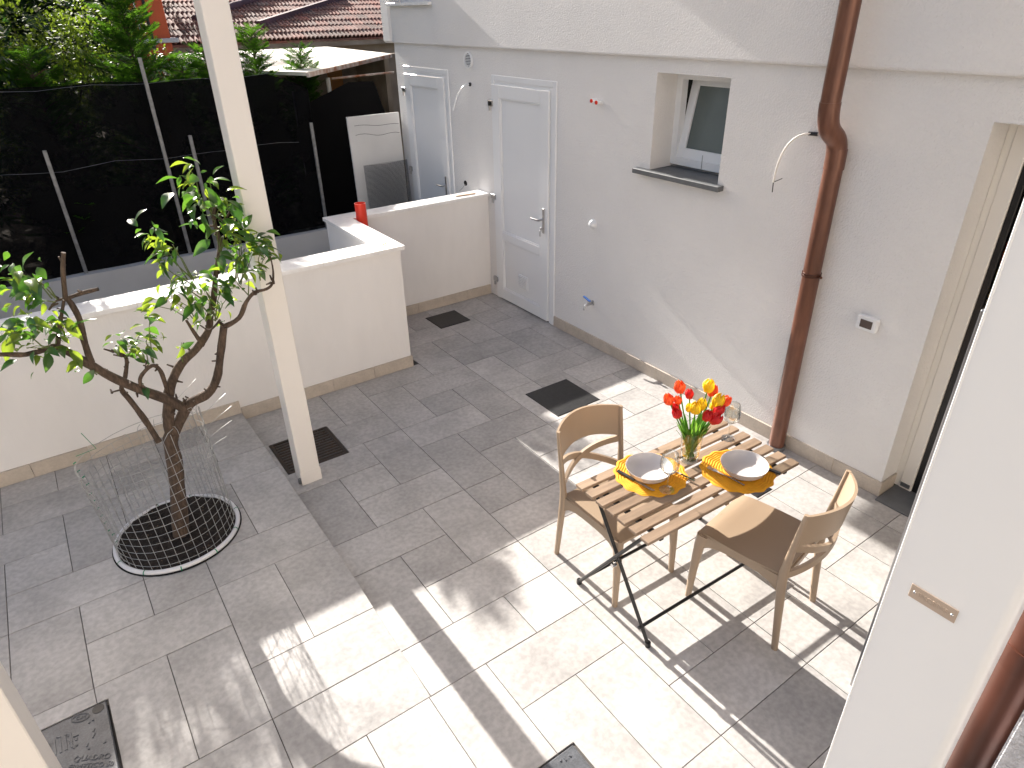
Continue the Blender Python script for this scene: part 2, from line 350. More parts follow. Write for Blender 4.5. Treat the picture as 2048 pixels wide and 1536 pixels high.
for (x, y, a, b) in tiles:
    x0, x1, y0, y1 = gx(x)+g, gx(x+a)-g, gy(y)+g, gy(y+b)-g
    plat = (x < -3 and y >= -8)
    if plat:
        x1 = min(x1, XE); y1 = min(y1, 4.842)
        if x+a >= -3: x1 = XE
    else:
        x1 = min(x1, 3.817); x0 = max(x0, XE+.003) if y >= -8 else x0
        if x0 < 2.29: y1 = min(y1, 4.842)
        else: y1 = min(y1, 5.868)
    if x1-x0 < .03 or y1-y0 < .03 or x1 < -2.6 or y1 < -.2: continue
    rr = [(x0,x1,y0,y1)]
    for h in RECT.values(): rr = subtract(rr, (h[0]-.004,h[1]+.004,h[2]-.004,h[3]+.004))
    mb = MB(); whole = len(rr) == 1 and rr[0] == (x0,x1,y0,y1)
    jz = rt_.uniform(-.0006, .0006)
    for (p,q,r_,s_) in rr:
        if whole: mb.cbox(p,q,r_,s_, -.015, jz, .0016)
        else: mb.box(p,q,r_,s_, -.015, jz)
    if plat and y0 < YR1-.02 and y1 > YR1+.02:
        mb = MB().box(x0,x1,y0,YR1,-.015,jz).box(x0,x1,YR1,y1,-.015,jz)
    if plat: mb.v = [(X,Y,(zp(Y)+Z if Z > -.008 else -.01)) for X,Y,Z in mb.v]
    mb.build('tile', m_tile, platform if plat else floor)
# ================================================================== house
XW, XB = 3.818, 3.775
house = thing('house', 'white stucco house with utility doors, small window and projecting upper wall', 'house', (XW, 2.0, 0))
HO = (XW, 2.0, 0)
openings = [(3.003,3.642,1.68,2.343),(4.762,5.746,-1,2.218),(6.552,7.534,-1,2.218),(-.35,1.447,-1,2.24)]
def wall_cells(y0, y1, z0, z1, ops):
    Y = sorted({y0,y1,*[v for o in ops for v in o[:2] if y0 < v < y1]}); Z = sorted({z0,z1,*[v for o in ops for v in o[2:] if z0 < v < z1]})
    for a, b in zip(Y[:-1], Y[1:]):
        za = None
        for c, d in zip(Z[:-1], Z[1:]):
            solid = not any(o[0] <= (a+b)/2 <= o[1] and o[2] <= (c+d)/2 <= o[3] for o in ops)
            if solid and za is None: za = c
            if not solid and za is not None: yield a, b, za, c; za = None
        if za is not None: yield a, b, za, Z[-1]
mb = MB()
for a, b, c, d in wall_cells(-2.5, 7.73, 0, 2.46, openings): mb.box(XW, XW+.3, a, b, c, d)
mb.build('wall', m_stucco, house, off=HO)
mb = MB().box(4.7, 9, -2.5, 7.71, 0, 4.95).box(XW+.29, 4.71, -2.5, -2.4, 0, 2.5).box(XW+.29, 4.71, 7.6, 7.705, 0, 2.5)
mb.build('inner_wall', m_void, house, off=HO)
# upper wall with rounded lower edge
prof = [(XW+.02,2.452),(XB+.012,2.44),(XB+.004,2.444),(XB,2.455),(XB,4.95),(XW+.3,4.95),(XW+.3,2.452)]
mb = MB(); n_ = len(prof)
def upper(y0, y1):
    mb.add([(x,y0,z) for x,z in prof]+[(x,y1,z) for x,z in prof], [tuple(range(n_)), tuple(range(n_,2*n_))[::-1]]+[(i,n_+i,n_+(i+1) % n_,(i+1) % n_) for i in range(n_)])
upper(-2.5, 6.725)
mb.build('upper_wall', m_stucco, house, off=HO)
mb = MB().box(XB+.012, XW+.3, 6.725, 7.70, 2.445, 2.80).cbox(XB-.01, XW+.3, 7.70, 7.90, 2.44, 4.95, .02)
mb.build('parapet', m_stucco, house, off=HO)
MB().cbox(XB-.035, XW+.3, 6.74, 7.685, 2.80, 2.83, .003).build('parapet_coping', m_marble, house, off=HO)
MB().box(XB+.15, XW+.3, 6.725, 7.70, 2.83, 4.95).build('recessed_wall', m_stucco, house, off=HO)
MB().box(3.25, 9.4, -3, 8.1, 4.95, 5.15).build('roof', m_terra, house, off=HO)
MB().box(3.3, 5.2, 7.9, 8.9, 3.5, 3.58).build('added_shade_slab', m_stucco, house, off=HO)  # unseen slab added to cast a diagonal shade strip on the upper wall
# skirting along the house
y = 1.432; lens = [.33,.36,.47,.36,.42,.36,.44,.40,.36]
k = 0
while y < 4.755:
    y2 = min(y+lens[k % 9], 4.757); k += 1
    MB().cbox(XW-.013, XW+.003, y+.001, y2-.001, .001, .105, .002).build('skirting_tile', m_skirt, house, off=HO); y = y2
MB().cbox(XW+.001, XW+.17, 1.434, 1.4465, .001, .105, .002).build('skirting_tile', m_skirt, house, off=HO)
# window
WX = 4.03
win = MB().box(WX, WX+.06, 3.003, 3.055, 1.70, 2.343).box(WX, WX+.06, 3.59, 3.642, 1.70, 2.343).box(WX, WX+.06, 3.055, 3.59, 1.70, 1.755).box(WX, WX+.06, 3.055, 3.59, 2.29, 2.343).build('window', m_pvc, house, off=HO)
sash = MB().cbox(-.025,.025,3.05,3.115,0,.58,.006).cbox(-.025,.025,3.53,3.60,0,.58,.006).cbox(-.0245,.0245,3.11,3.535,0,.075,.006).cbox(-.0245,.0245,3.11,3.535,.505,.58,.006)
Ms = Matrix.Translation((WX+.035,0,1.745)) @ Matrix.Rotation(R(11), 4, 'Y')
sash.xf(Ms).build('sash', m_pvc, win, off=HO)
MB().box(-.008,.008,3.11,3.535,.07,.51).xf(Ms).build('pane', m_frost, win, off=HO)
MB().box(WX-.004, WX-.001, 3.33, 3.334, 1.70, 1.80).build('cord', m_wire, win, off=HO)
MB().box(XW-.02, WX+.02, 3.004, 3.641, 1.65, 1.6805).cbox(XW-.062, XW-.001, 2.946, 3.767, 1.645, 1.681, .003).build('window_sill', m_stone, house, off=HO)
# utility doors (frame proud of wall)
def udoor(y0, y1, lower, y_off):
    d = MB()
    d.cbox(XW-.012,XW+.06,y0,y0+.05,.0,2.218,.004).cbox(XW-.012,XW+.06,y1-.05,y1,.0,2.218,.004).cbox(XW-.0115,XW+.06,y0+.05,y1-.05,2.165,2.2175,.004)
    d.cbox(XW-.004,XW+.05,y0+.05,y0+.085,.0,2.165,.003).cbox(XW-.004,XW+.05,y1-.06,y1-.05,.0,2.165,.003).cbox(XW-.0035,XW+.05,y0+.085,y1-.06,2.135,2.165,.003)
    door = d.build('door', m_pvc, house, off=HO)
    a, b = y0+.088, y1-.012; lf = MB(); x0, x1 = XW-.022, XW+.04
    lf.cbox(x0,x1,a,a+.125,.014,2.138,.005).cbox(x0,x1,b-.125,b,.014,2.138,.005)
    lf.cbox(x0+.0004,x1,a+.125,b-.125,2.025,2.1375,.005).cbox(x0+.0004,x1,a+.125,b-.125,.0145,.133,.005).cbox(x0+.0004,x1,a+.125,b-.125,.67,.75,.005)
    lf.build('leaf', m_pvc, door, off=HO)
    MB().box(x0+.022,x1-.01,a+.12,b-.12,.74,2.03).build('panel', m_pvc, door, off=HO)
    MB().box(x0+.022,x1-.01,a+.12,b-.12,.12,.68).build('panel', m_pvc, door, off=HO)
    bead = MB()
    for (c0, c1) in ((.75,2.025),(.133,.67)):
        bead.cbox(x0+.006,x0+.022,a+.125,a+.137,c0,c1,.003).cbox(x0+.006,x0+.022,b-.137,b-.125,c0,c1,.003).cbox(x0+.0065,x0+.022,a+.137,b-.137,c0,c0+.012,.003).cbox(x0+.0065,x0+.022,a+.137,b-.137,c1-.012,c1,.003)
    bead.build('bead', m_pvc, door, off=HO)
    for hz in (1.94, 1.06, .18):
        hm = MB().cbox(XW-.036,XW-.012,b-.03,b+.045,hz+.005,hz+.055,.003).tube([(XW-.03,b+.02,hz-.035),(XW-.03,b+.02,hz+.005)], .011, 10)
        hm.build('hinge', m_chrome, door, off=HO)
    hy = a+.062
    hm = MB().cbox(x0-.01,x0,hy-.015,hy+.015,.90,1.135,.004).tube([(x0-.01,hy,1.03),(x0-.055,hy,1.03),(x0-.06,hy+.02,1.03),(x0-.055,hy+.13,1.025)], [.009,.009,.009,.007], 8)
    hm.build('handle', m_chrome, door, smooth=40, off=HO)
    if lower:
        v = MB().cbox(x0+.012,x0+.024,a+.34,a+.5,.225,.37,.002)
        for i in range(7): v.box(x0+.004,x0+.014,a+.352,a+.488,.24+i*.018,.25+i*.018)
        v.build('vent_grille', m_pvc, door, off=HO)
        kk = MB().tube([(x0-.012,hy,.955),(x0-.03,hy,.955)], .004, 6).lathe([(.012,-.002),(.012,.002)], 12, (0,0,0), True, True)
        kb = MB().tube([(x0-.014,hy,.95),(x0-.032,hy,.95)], .007, 8).cbox(x0-.036,x0-.033,hy-.011,hy+.011,.925,.96,.001).cbox(x0-.041,x0-.038,hy-.004,hy+.012,.875,.93,.001)
        kb.build('key', m_chrome, door, off=HO)
    return door
udoor(4.762, 5.746, True, 0); udoor(6.552, 7.534, False, 0)
# glazed patio door
PX = 4.0
pd = MB().cbox(PX,PX+.06,1.335,1.41,0.01,2.235,.004).cbox(PX+.004,PX+.05,1.41,1.446,0.012,2.235,.002).cbox(PX+.001,PX+.06,-.35,1.335,2.16,2.235,.004).build('glazed_door', m_cream, house, off=HO)
MB().box(PX+.03,PX+.036,-.35,1.335,.012,2.16).build('pane', m_winglass, pd, off=HO)
MB().cbox(PX+.012,PX+.055,1.30,1.334,.012,2.16,.003).build('seal', m_black, pd, off=HO)
MB().box(PX-.01,PX-.001,1.345,1.40,.03,.055).build('drain_cap', m_alu, pd, off=HO)
MB().cbox(3.76,4.3,-.35,1.43,.002,.012,.002).build('threshold', m_stone, house, off=HO)
# ================================================================== fixtures on the house
dp = thing('downpipe', 'brown metal rainwater downpipe with offset bend on the house wall', 'drainpipe', (3.757, 2.16, 0))
def arc(p0, p1, p2, n=6): return [tuple((1-t)**2*Vector(p0)+2*t*(1-t)*Vector(p1)+t*t*Vector(p2)) for t in [i/n for i in range(n+1)]]
O = (3.757, 2.16, 0)
MB().tube([(3.655,2.20,4.94),(3.655,2.20,2.26)], .053, 24).build('upper_pipe', m_brown, dp, 40, O)
pth = arc((3.655,2.20,2.28),(3.655,2.20,2.17),(3.695,2.188,2.125))+arc((3.715,2.18,2.105),(3.757,2.167,2.075),(3.757,2.165,2.0))
MB().tube(pth, [.056]*7+[.055]*7, 24).build('offset_bend', m_brown, dp, 40, O)
MB().tube([(3.757,2.165,2.03),(3.757,2.163,1.99),(3.757,2.162,1.92)], .056, 24).build('collar', m_brown, dp, 40, O)
MB().tube([(3.757,2.164,1.98),(3.757,2.156,.01)], .052, 24).build('lower_pipe', m_brown, dp, 40, O)
for z in (1.30,1.285): MB().lathe([(.053,-.004),(.058,-.004),(.058,.004),(.053,.004)], 24, (3.757,2.161,z)).build('bracket', m_brown_far, dp, 40, O)
MB().tube([(3.757,2.105,1.292),(3.74,2.085,1.292)], .008, 8).build('bracket_screw', m_brown_far, dp, None, O)
MB().lathe([(.052,.03),(.062,.03),(.064,.0),(.05,0)], 24, (3.757,2.156,.0)).build('socket', m_alu, dp, 40, O)
tag(MB().lathe([(.072,0),(.072,-.012),(.06,-.018)], 28, (0,0,0)).add([(0,0,0)],[]).xf(Matrix.Identity(4)).build('blank', m_pvc), 'x', 'x'); bpy.data.objects.remove(bpy.data.objects['blank'])
def wallmat(y, z, x=XW): return Matrix.Translation((x,y,z)) @ Matrix.Rotation(R(-90), 4, 'Y')   # local z -> -X
vent = thing('round_vent', 'round white louvred vent high on the wall between the two doors', 'vent', (XW,6.145,2.325))
Mv = Matrix.Rotation(R(-90), 4, 'Y')
MB().lathe([(.075,0),(.075,.012),(.062,.016),(.058,.006)], 32).xf(Mv).build('ring', m_pvc, vent, 40)
for i in range(8):
    zz = -.048+i*.0137; hw = math.sqrt(max(0,.057**2-zz*zz)); MB().box(-.012,-.005,-hw,hw,zz-.0035,zz+.0035).build('slat', m_pvc, vent)
MB().lathe([(.0001,.001),(.058,.001)], 24).xf(Mv).build('opening', m_void, vent)
cb = thing('wall_cable', 'short white cable drooping from a hole above the far low wall', 'cable', (XW,6.136,2.109))
MB().tube(arc((0,0,0),(-.10,.04,.03),(-.10,.19,-.25)), .005, 8).build('sheath', m_pvc, cb, 40)
MB().tube([(0,-.005,0),(-.012,-.005,0)], .018, 10).build('gland', m_dark, cb)
ch = thing('cable_hole', 'dark hole with a thin wire in the wall beside the far door', 'cable hole', (XW,6.32,1.12))
MB().lathe([(.0001,.003),(.026,.003),(.028,0)], 14, sq=1.2).xf(Mv).build('hole', m_void, ch)
MB().tube(arc((-.004,0,-.01),(-.03,.02,-.06),(-.03,.10,-.10)), .003, 6).build('wire', m_wire, ch)
for i, (y_, z_) in enumerate([(4.27,2.111),(4.212,2.103)]):
    t = thing('pipe_stub', ['capped pipe stub with red end on the wall, the one nearer the door','capped pipe stub with red end on the wall, the one nearer the window'][i], 'pipe stub', (XW,y_,z_), 0, 'pipe stubs beside the utility door')
    MB().tube([(0,0,0),(-.05,0,0)], .016, 12).build('pipe', m_pvc, t, 40); MB().tube([(-.05,0,0),(-.056,0,0)], .0145, 12).build('cap', m_red, t, 40)
wl = thing('wall_button', 'small round white cover on the wall beside the near utility door', 'wall cover', (XW,4.243,1.134))
MB().lathe([(.038,0),(.036,.018),(.026,.034),(.012,.041),(.0005,.043)], 24).xf(Mv).build('dome', m_pvc, wl, 60); MB().lathe([(.042,0),(.042,.006),(.036,.008)], 24).xf(Mv).build('rim', m_pvc, wl, 40)
tp = thing('garden_tap', 'small outdoor brass tap with blue lever low on the wall', 'tap', (XW,4.21,.42))
MB().tube([(0,0,0),(-.06,0,0),(-.085,.005,-.01),(-.095,.008,-.05)], [.012,.014,.012,.010], 10).build('spout', m_chrome, tp, 40)
MB().tube([(-.055,0,.01),(-.055,0,.035)], .008, 8).build('stem', m_chrome, tp, 40); MB().cbox(-.066,-.044,-.02,.075,.034,.046,.003).xf(Matrix.Rotation(R(14),4,'X')).build('lever', m_blue, tp)
MB().lathe([(.024,0),(.02,.008)], 16).xf(Mv).build('rosette', m_chrome, tp, 40)
bx = thing('outdoor_socket', 'white outdoor wall socket with a dark hinged window', 'socket', (XW,1.773,1.085))
MB().cbox(-.035,0,-.063,.063,-.045,.045,.008).build('housing', m_pvc, bx, 40); MB().cbox(-.039,-.034,-.036,.036,-.024,.024,.001).build('window', M('smoked_window',(.10,.075,.065),rough=.2), bx); MB().cbox(-.04,-.034,-.058,.058,.036,.047,.002).build('lid_hinge', m_pvc, bx)
c2 = thing('hanging_cable', 'cream cable arching out of the wall beside the brown downpipe', 'cable', (XW,2.335,2.083))
MB().tube(arc((0,0,0),(-.10,.17,.03),(-.06,.20,-.30),10), .006, 8).build('sheath', m_cream, c2, 40); MB().tube([(-.005,.0,0),(-.02,.05,.0)], .011, 8).build('gland', m_dark, c2, 40)
MB().tube([(-.06,.20,-.30),(-.05,.15,-.27)], .0028, 6).tube([(-.06,.20,-.30),(-.062,.195,-.36)], .0035, 6).build('wire_end', m_black, c2)
# ================================================================== low garden wall
gw = thing('garden_wall', 'low white plastered wall with marble coping stepping round the courtyard', 'wall', (2.0,4.9,0)); GO = (2.0,4.9,0)
MB().prism([(-4.6,4.844),(2.275,4.844),(2.275,5.876),(3.816,5.876),(3.816,6.03),(2.115,6.03),(2.115,5.03),(-4.6,5.03)], -.02, 1.07).build('wall_body', m_smooth, gw, off=GO)
def cop(poly): 
    mb = MB().prism(poly, 1.07, 1.10); mb.build('coping_slab', m_marble, gw, off=GO)
x = -4.6
for x2 in (-3.4,-2.2,-.95,.33,1.62): cop([(x,4.812),(x2-.001,4.812),(x2-.001,5.055),(x,5.055)]); x = x2
cop([(1.62,4.812),(2.305,4.812),(2.095,5.054),(1.62,5.054)])
cop([(2.306,4.813),(2.306,5.845),(2.096,6.05),(2.096,5.056)])
cop([(2.307,5.846),(3.05,5.846),(3.05,6.052),(2.098,6.052)]); cop([(3.052,5.846),(3.816,5.846),(3.816,6.052),(3.052,6.052)])
def skirt(x0, x1, y, z0, n, along='x', rnd=random.Random(3)):
    e = [x0+(x1-x0)*i/n for i in range(n+1)]
    for a, b in zip(e[:-1], e[1:]): MB().cbox(a+.001, b-.001, y-.014, y+.002, z0, z0+.105, .002).build('skirting_tile', m_skirt, gw, off=GO)
skirt(-2.61, .80, 4.843, .064, 10); skirt(.802, 2.288, 4.843, .001, 4); skirt(2.29, 3.802, 5.875, .001, 5)
for a, b in ((4.85,5.35),(5.352,5.858)): MB().cbox(2.274,2.288,a,b,.001,.105,.002).build('skirting_tile', m_skirt, gw, off=GO)
tag(MB().cbox(-.11,.11,-.014,.014,0,.008,.002).build('wood_strip', m_batten), 'thin wooden strip lying on the wall coping near the doors', 'wood strip')
o = bpy.data.objects['wood_strip']; o.location = (3.575,5.93,1.1005); o.rotation_euler = (0,0,R(-6))
rp = thing('red_pipe', 'upright red plastic drain pipe in the corner of the low wall', 'pipe', (2.372,5.79,0))
MB().lathe([(.05,.0),(.05,1.0),(.05,1.235),(.0515,1.24),(.046,1.24),(.046,.9)], 28).build('tube', m_red, rp, 50)
# few dry leaves on coping
for i, (dx, dy, a) in enumerate([(2.19,4.93,20),(2.22,4.91,80),(2.16,4.95,140)]):
    l = tag(MB().grid(lambda u,v: ((u-.5)*.05,(v-.5)*.022*math.sin(math.pi*min(max(u,.05),.95)),.004+.008*abs(v-.5)), 6, 2).build('fallen_leaf', m_leafs[1]), ['small fallen leaf on the corner coping, leftmost','small fallen leaf on the corner coping, rightmost','small fallen leaf on the corner coping, farthest back'][i], 'leaf', 'fallen leaves on the coping')
    l.location = (dx,dy,1.1012); l.rotation_euler = (0,0,R(a))
# ================================================================== fence on retaining wall
rw = tag(MB().box(-5.6,2.84,7.90,8.13,-.1,.44).build('retaining_wall', m_greywall), 'grey plastered retaining wall under the black net fence', 'wall')
FO = (0,8.0,.44)
fe = thing('net_fence', 'tall black shade-cloth fence on steel posts behind the low wall', 'fence', FO)
rf = random.Random(2)
def netz(x): return 2.195-.02*max(0,x-1.2)+.012*math.sin(3.1*x)+.008*math.sin(7.7*x+1)
def netfn(u, v):
    x = -5.6+8.42*u; zt = netz(x) if x < 2.4 else netz(x)-.14*(x-2.4)/.42
    z = .442+(zt-.442)*v
    return (x, 8.0+.02*math.sin(2.3*x+2*v)*math.sin(3*v+.5)+.008*math.sin(9*x+5*v), z)
MB().grid(netfn, 120, 16).build('shade_cloth', m_net, fe, 60, FO)
for x, zt in ((-3.73,1.66),(-2.42,1.66),(-1.12,1.66),(.184,1.66),(1.205,2.405),(1.489,1.66),(2.798,1.66)):
    MB().cbox(x-.018,x+.018,7.955,7.975,.3,zt,.003).box(x-.003,x+.003,7.975,7.99,.3,zt).build('post', m_galv, fe, off=FO)
for zt in (1.49,2.18):
    MB().tube([(-5.6+.235*i,7.978+.004*math.sin(i),zt+.012*math.sin(i*1.7)-(.03*math.sin(math.pi*((i*.235+.05) % 1.3)/1.3) if zt < 2 else 0)) for i in range(36)], .0015, 5).build('strain_wire', m_galv, fe, off=FO)
# second net at right, at the passage end
PO = (3.5,8.5,0)
sn = thing('draped_net', 'sagging black shade net hung across the passage beside the shed', 'net', PO)
tops = [(2.82,1.95),(3.02,1.81),(3.3,1.92),(3.51,2.005),(3.89,1.99),(3.99,1.61),(4.1,1.4)]
def tz(x):
    for (a,za),(b,zb) in zip(tops[:-1],tops[1:]):
        if x <= b: return za+(zb-za)*(x-a)/(b-a)
    return tops[-1][1]
MB().grid(lambda u,v: (2.82+1.28*u, 8.5+.03*math.sin(9*u)*v, tz(2.82+1.28*u)*v), 40, 12).build('cloth', M('thick_black_net',(.003,.003,.0035),rough=.9,spec=.1), sn, 60, PO)
MB().grid(lambda u,v: (2.83+.01*math.sin(9*v), 8.0+.5*u, .1+(1.94+.06*(1-u)-.1)*v), 6, 8).build('return_cloth', bpy.data.materials['thick_black_net'], sn, 60, PO)
MB().tube([(2.82,8.49,1.95),(2.82,8.49,0)], .012, 6).tube([(4.1,8.49,1.4),(4.1,8.49,0)], .012, 6).build('stake', m_galv, sn, off=PO)
bd = thing('leaning_board', 'white board leaning upright beside the far utility door', 'board', (3.43,7.6,0))
MB().cbox(-.325,.325,-.012,.012,0,1.72,.002).xf(Matrix.Rotation(R(-2),4,'X')).build('panel', m_board, bd)
for zz, a in ((1.64,.006),(1.54,.012)): MB().tube([(-.30+.0545*i,-.085,zz+a*math.sin(i*.9)-.003*i) for i in range(11)], .0022, 5).build('wire', m_black, bd)
rl = thing('mesh_roll', 'roll of fine wire mesh standing in front of the white board', 'wire mesh', (3.44,7.44,0))
mb = MB()
for i in range(46):
    x = -.29+i*.0121; mb.tube([(x,0,0),(x+.02,-.01,.6),(x,0,1.22)], .0024, 3, False)
mb.build('upright_wires', m_black, rl)
mb = MB()
for i in range(70): mb.tube([(-.29,0,.3+i*.0132),(.0,-.012,.3+i*.0132-.01),(.265,0,.3+i*.0132+.005)], .0024, 3, False)
mb.build('cross_wires', m_black, rl)
# ================================================================== pergola posts
def pergola_post(x0, y0, label):
    t = thing('pergola_post', label, 'post', (x0+.066,y0+.066,0), 0, 'cream steel posts')
    MB().cbox(-.066,.066,-.066,.066,.0,4.6,.004).build('shaft', m_post, t)
    MB().cbox(-.069,.069,-.069,-.0665,.0,.10,.001).build('base_cover', m_post, t)
    MB().cbox(-.09,.09,-.09,.09,4.6,4.62,.002).build('head_plate', m_post, t)
    MB().tube([(-.075,-.05,.012),(-.075,-.05,.05)], .012, 8).build('bolt', m_alu, t)
    return t
pergola_post(.881, 3.748, 'tall cream square post standing on the iron drain grate beside the citrus tree')
pergola_post(-.537-.132, 2.02, 'cream square post cropped at the bottom left beside the stamped cover')
# ================================================================== covers and drains
gr = thing('drain_grate', 'square cast iron drain grate at the foot of the cream post', 'drain grate', (1.065,4.14,0))
a = .215
MB().box(-a,a,-a,a,-.09,-.085).box(-a,-a+.02,-a,a,-.085,.002).box(a-.02,a,-a,a,-.085,.002).box(-a+.02,a-.02,-a,-a+.02,-.085,.0015).box(-a+.02,a-.02,a-.02,a,-.085,.0015).box(-.02,.02,-a+.02,a-.02,-.04,-.002).build('frame', m_iron, gr)
for sx in (-1,1):
    for i in range(11):
        y = -.17+i*.034; MB().cbox(min(sx*.018,sx*.196),max(sx*.018,sx*.196),y-.0085,y+.0085,-.035,-.001,.003).build('bar', m_iron, gr)
rg = random.Random(4)
mb = MB()
for i in range(260):
    x, y = rg.uniform(-.2,.2), rg.uniform(-.2,.2); s = rg.uniform(.004,.012); an = rg.uniform(0,6.28); z = rg.uniform(-.03,.004)
    mb.add([(x+s*math.cos(an),y+s*math.sin(an),z),(x-s*math.sin(an)*.5,y+s*math.cos(an)*.5,z+.004),(x-s*math.cos(an),y-s*math.sin(an),z),(x+s*math.sin(an)*.5,y-s*math.cos(an)*.5,z+.002)],[(0,1,2,3)])
mb.build('dry_litter', m_bark, gr, kind='stuff')
def flat_cover(k, label, lug=False):
    r = RECT[k]; cx, cy = (r[0]+r[1])/2, (r[2]+r[3])/2; t = thing('access_cover', label, 'cover', (cx,cy,0))
    w_, d_ = (r[1]-r[0])/2, (r[3]-r[2])/2
    MB().cbox(-w_,w_,-d_,d_,-.01,.004,.003).build('lid', m_dark, t)
    MB().box(-w_-.003,-w_,-d_,d_,-.01,.001).box(w_,w_+.003,-d_,d_,-.01,.001).box(-w_,w_,-d_-.003,-d_,-.01,.001).box(-w_,w_,d_,d_+.003,-.01,.001).build('rim', m_void, t)
    if lug: MB().cbox(.04,.075,-d_-.022,-d_+.01,-.004,.006,.002).build('lifting_lug', m_dark, t)
    return t
flat_cover('c1', 'smaller black square access cover in the floor nook by the utility door')
flat_cover('c2', 'larger black square access cover with a lug, half in sun', True)
flat_cover('sm', 'small dark access cover on the floor under the table near the wall')
def text_mesh(s, size, ext):
    c = bpy.data.curves.new('txt', 'FONT'); c.body = s; c.size = size; c.extrude = ext; c.align_x = 'LEFT'
    o = bpy.data.objects.new('txt', c); col.objects.link(o); dg = bpy.context.evaluated_depsgraph_get()
    me = bpy.data.meshes.new_from_object(o.evaluated_get(dg)); bpy.data.objects.remove(o); return me
def stamped(k, label, z0, text):
    r = RECT[k]; cx, cy = (r[0]+r[1])/2, (r[2]+r[3])/2; t = thing('stamped_cover', label, 'cover', (cx,cy,z0), 0)
    w_, d_ = (r[1]-r[0])/2, (r[3]-r[2])/2
    MB().cbox(-w_+.006,w_-.006,-d_+.006,d_-.006,-.012,.002,.004).build('lid', m_rubber, t)
    MB().box(-w_,w_,-d_,d_,-.014,-.009).build('rim', m_void, t)
    rr = random.Random(len(label)); mb = MB(); n = 0
    while n < 60:
        x, y, an, l = rr.uniform(-w_+.03,w_-.03), rr.uniform(-d_+.03,d_-.03), rr.uniform(0,3.14), rr.uniform(.008,.022)
        if text and (y > d_-.07 or (x > 0 and -.13 < y < .02)): n += 1; continue
        M4 = Matrix.Translation((x,y,.002)) @ Matrix.Rotation(an,4,'Z'); q = MB().cbox(-l/2,l/2,-.0035,.0035,-.001,.0035,.001).xf(M4); mb.add(q.v,q.f); n += 1
    mb.build('raised_ribs', m_rubber, t, kind='stuff')
    if text:
        for s, x, y, size in (('QUADRO',.050,.004,.034),('ERMETICO 50',.028,-.022,.030)):
            me = text_mesh(s, size, .002); me.materials.append(m_rubber); o = link('raised_lettering', me, t); o.location = (x,y,.003); o.rotation_euler = (0,0,R(-30))
        MB().lathe([(.038,.002),(.038,.005),(.035,.005),(.035,.002)], 40, (0,0,0), sq=.6).lathe([(.033,.002),(.033,.005),(.030,.005),(.030,.002)], 40, (0,0,0), sq=.58).xf(Matrix.Translation((.10,d_-.035,0)) @ Matrix.Rotation(R(-20),4,'Z')).build('oval_emblem', m_rubber, t)
        me = text_mesh('CIM', .024, .002); me.materials.append(m_rubber); o = link('raised_lettering', me, t); o.location = (.079,d_-.036,.003); o.rotation_euler = (0,0,R(-20))
        MB().lathe([(.0005,.0035),(.024,.0035),(.024,.001)], 28, (.170,d_-.032,0)).build('round_emblem', m_dark, t)
        for i in range(5): MB().cbox(-.03+i*.02,-.02+i*.02,d_-.17,d_-.09,.0,.0045,.001).build('grip_bar', m_rubber, t)
    return t
stamped('cl', 'grey stamped inspection cover with raised lettering beside the cropped post', .0385+.02, True)
stamped('cb', 'grey stamped inspection cover cropped at the bottom edge of the picture', .001, False)
# ================================================================== citrus tree in floor pit
ZT = .064; TB = Vector((.10, 3.62, ZT))
pit = thing('tree_pit', 'round pit of dark soil with white tube edging around the citrus', 'tree pit', (.10,3.66,ZT))
mb = MB(); rs = random.Random(9)
def soil(u, v):
    a = u*2*math.pi; r = .338*v
    return (r*math.cos(a), r*math.sin(a), (.014 if v < .97 else .004)+.010*(1-v)+(.006*math.sin(9*r*math.cos(a)*4+2)*math.sin(31*r*math.sin(a)) if v < .97 else 0)+(rs.uniform(-.005,.007) if .02 < v < .97 and 0 < u < 1 else 0))
MB().grid(soil, 64, 20).build('soil', m_soil, pit, 60)
MB().tube([(.334*math.cos(a),.334*math.sin(a),.012+.003*math.sin(3*a)) for a in [2*math.pi*i/64 for i in range(66)]], .0135, 10).build('edging_tube', m_tubew, pit, 60)
db = MB()
for i in range(55):
    a_, r_ = rs.uniform(0,6.28), .33*math.sqrt(rs.random()); q_ = rs.uniform(.003,.009); x_, y_ = r_*math.cos(a_), r_*math.sin(a_)
    db.add([(x_+q_*math.cos(a_*7+t_),y_+q_*math.sin(a_*7+t_)*.7,.024+rs.uniform(0,.006)) for t_ in (0,1.6,3.1,4.7)]+[(x_,y_,.034)],[(0,1,4),(1,2,4),(2,3,4),(3,0,4)])
db.build('soil_debris', m_bark, pit, kind='stuff')
MB().lathe([(.336,.001),(.354,.0025),(.354,.0),(.336,0)], 64).build('gap_ring', m_void, pit)
tree = thing('citrus_tree', 'small pruned citrus tree with sparse glossy leaves in the floor pit', 'tree', tuple(TB))
def P(px, py, dy=0): return at(px, py, TB.y+dy)
tm = MB()
def limb(pts, r0, r1, n=10):
    V = [P(*p) for p in pts]; Q = []
    for i in range(len(V)-1):
        a = V[max(i-1,0)]; b = V[i]; c = V[i+1]; d = V[min(i+2,len(V)-1)]
        for k in range(4):
            t = k/4; Q.append(.5*((2*b)+(c-a)*t+(2*a-5*b+4*c-d)*t*t+(3*b-a-3*c+d)*t**3))
    Q.append(V[-1]); m = len(Q)
    rr = [max(.002,(r0+(r1-r0)*i/(m-1))*(1+.05*math.sin(i*1.1+r0*900)+random.uniform(-.05,.05))) for i in range(m)]
    tm.tube(Q, rr, n); return Q
limb([(362,1072),(358,1010),(350,930),(341,885),(345,866)], .047, .037, 14)
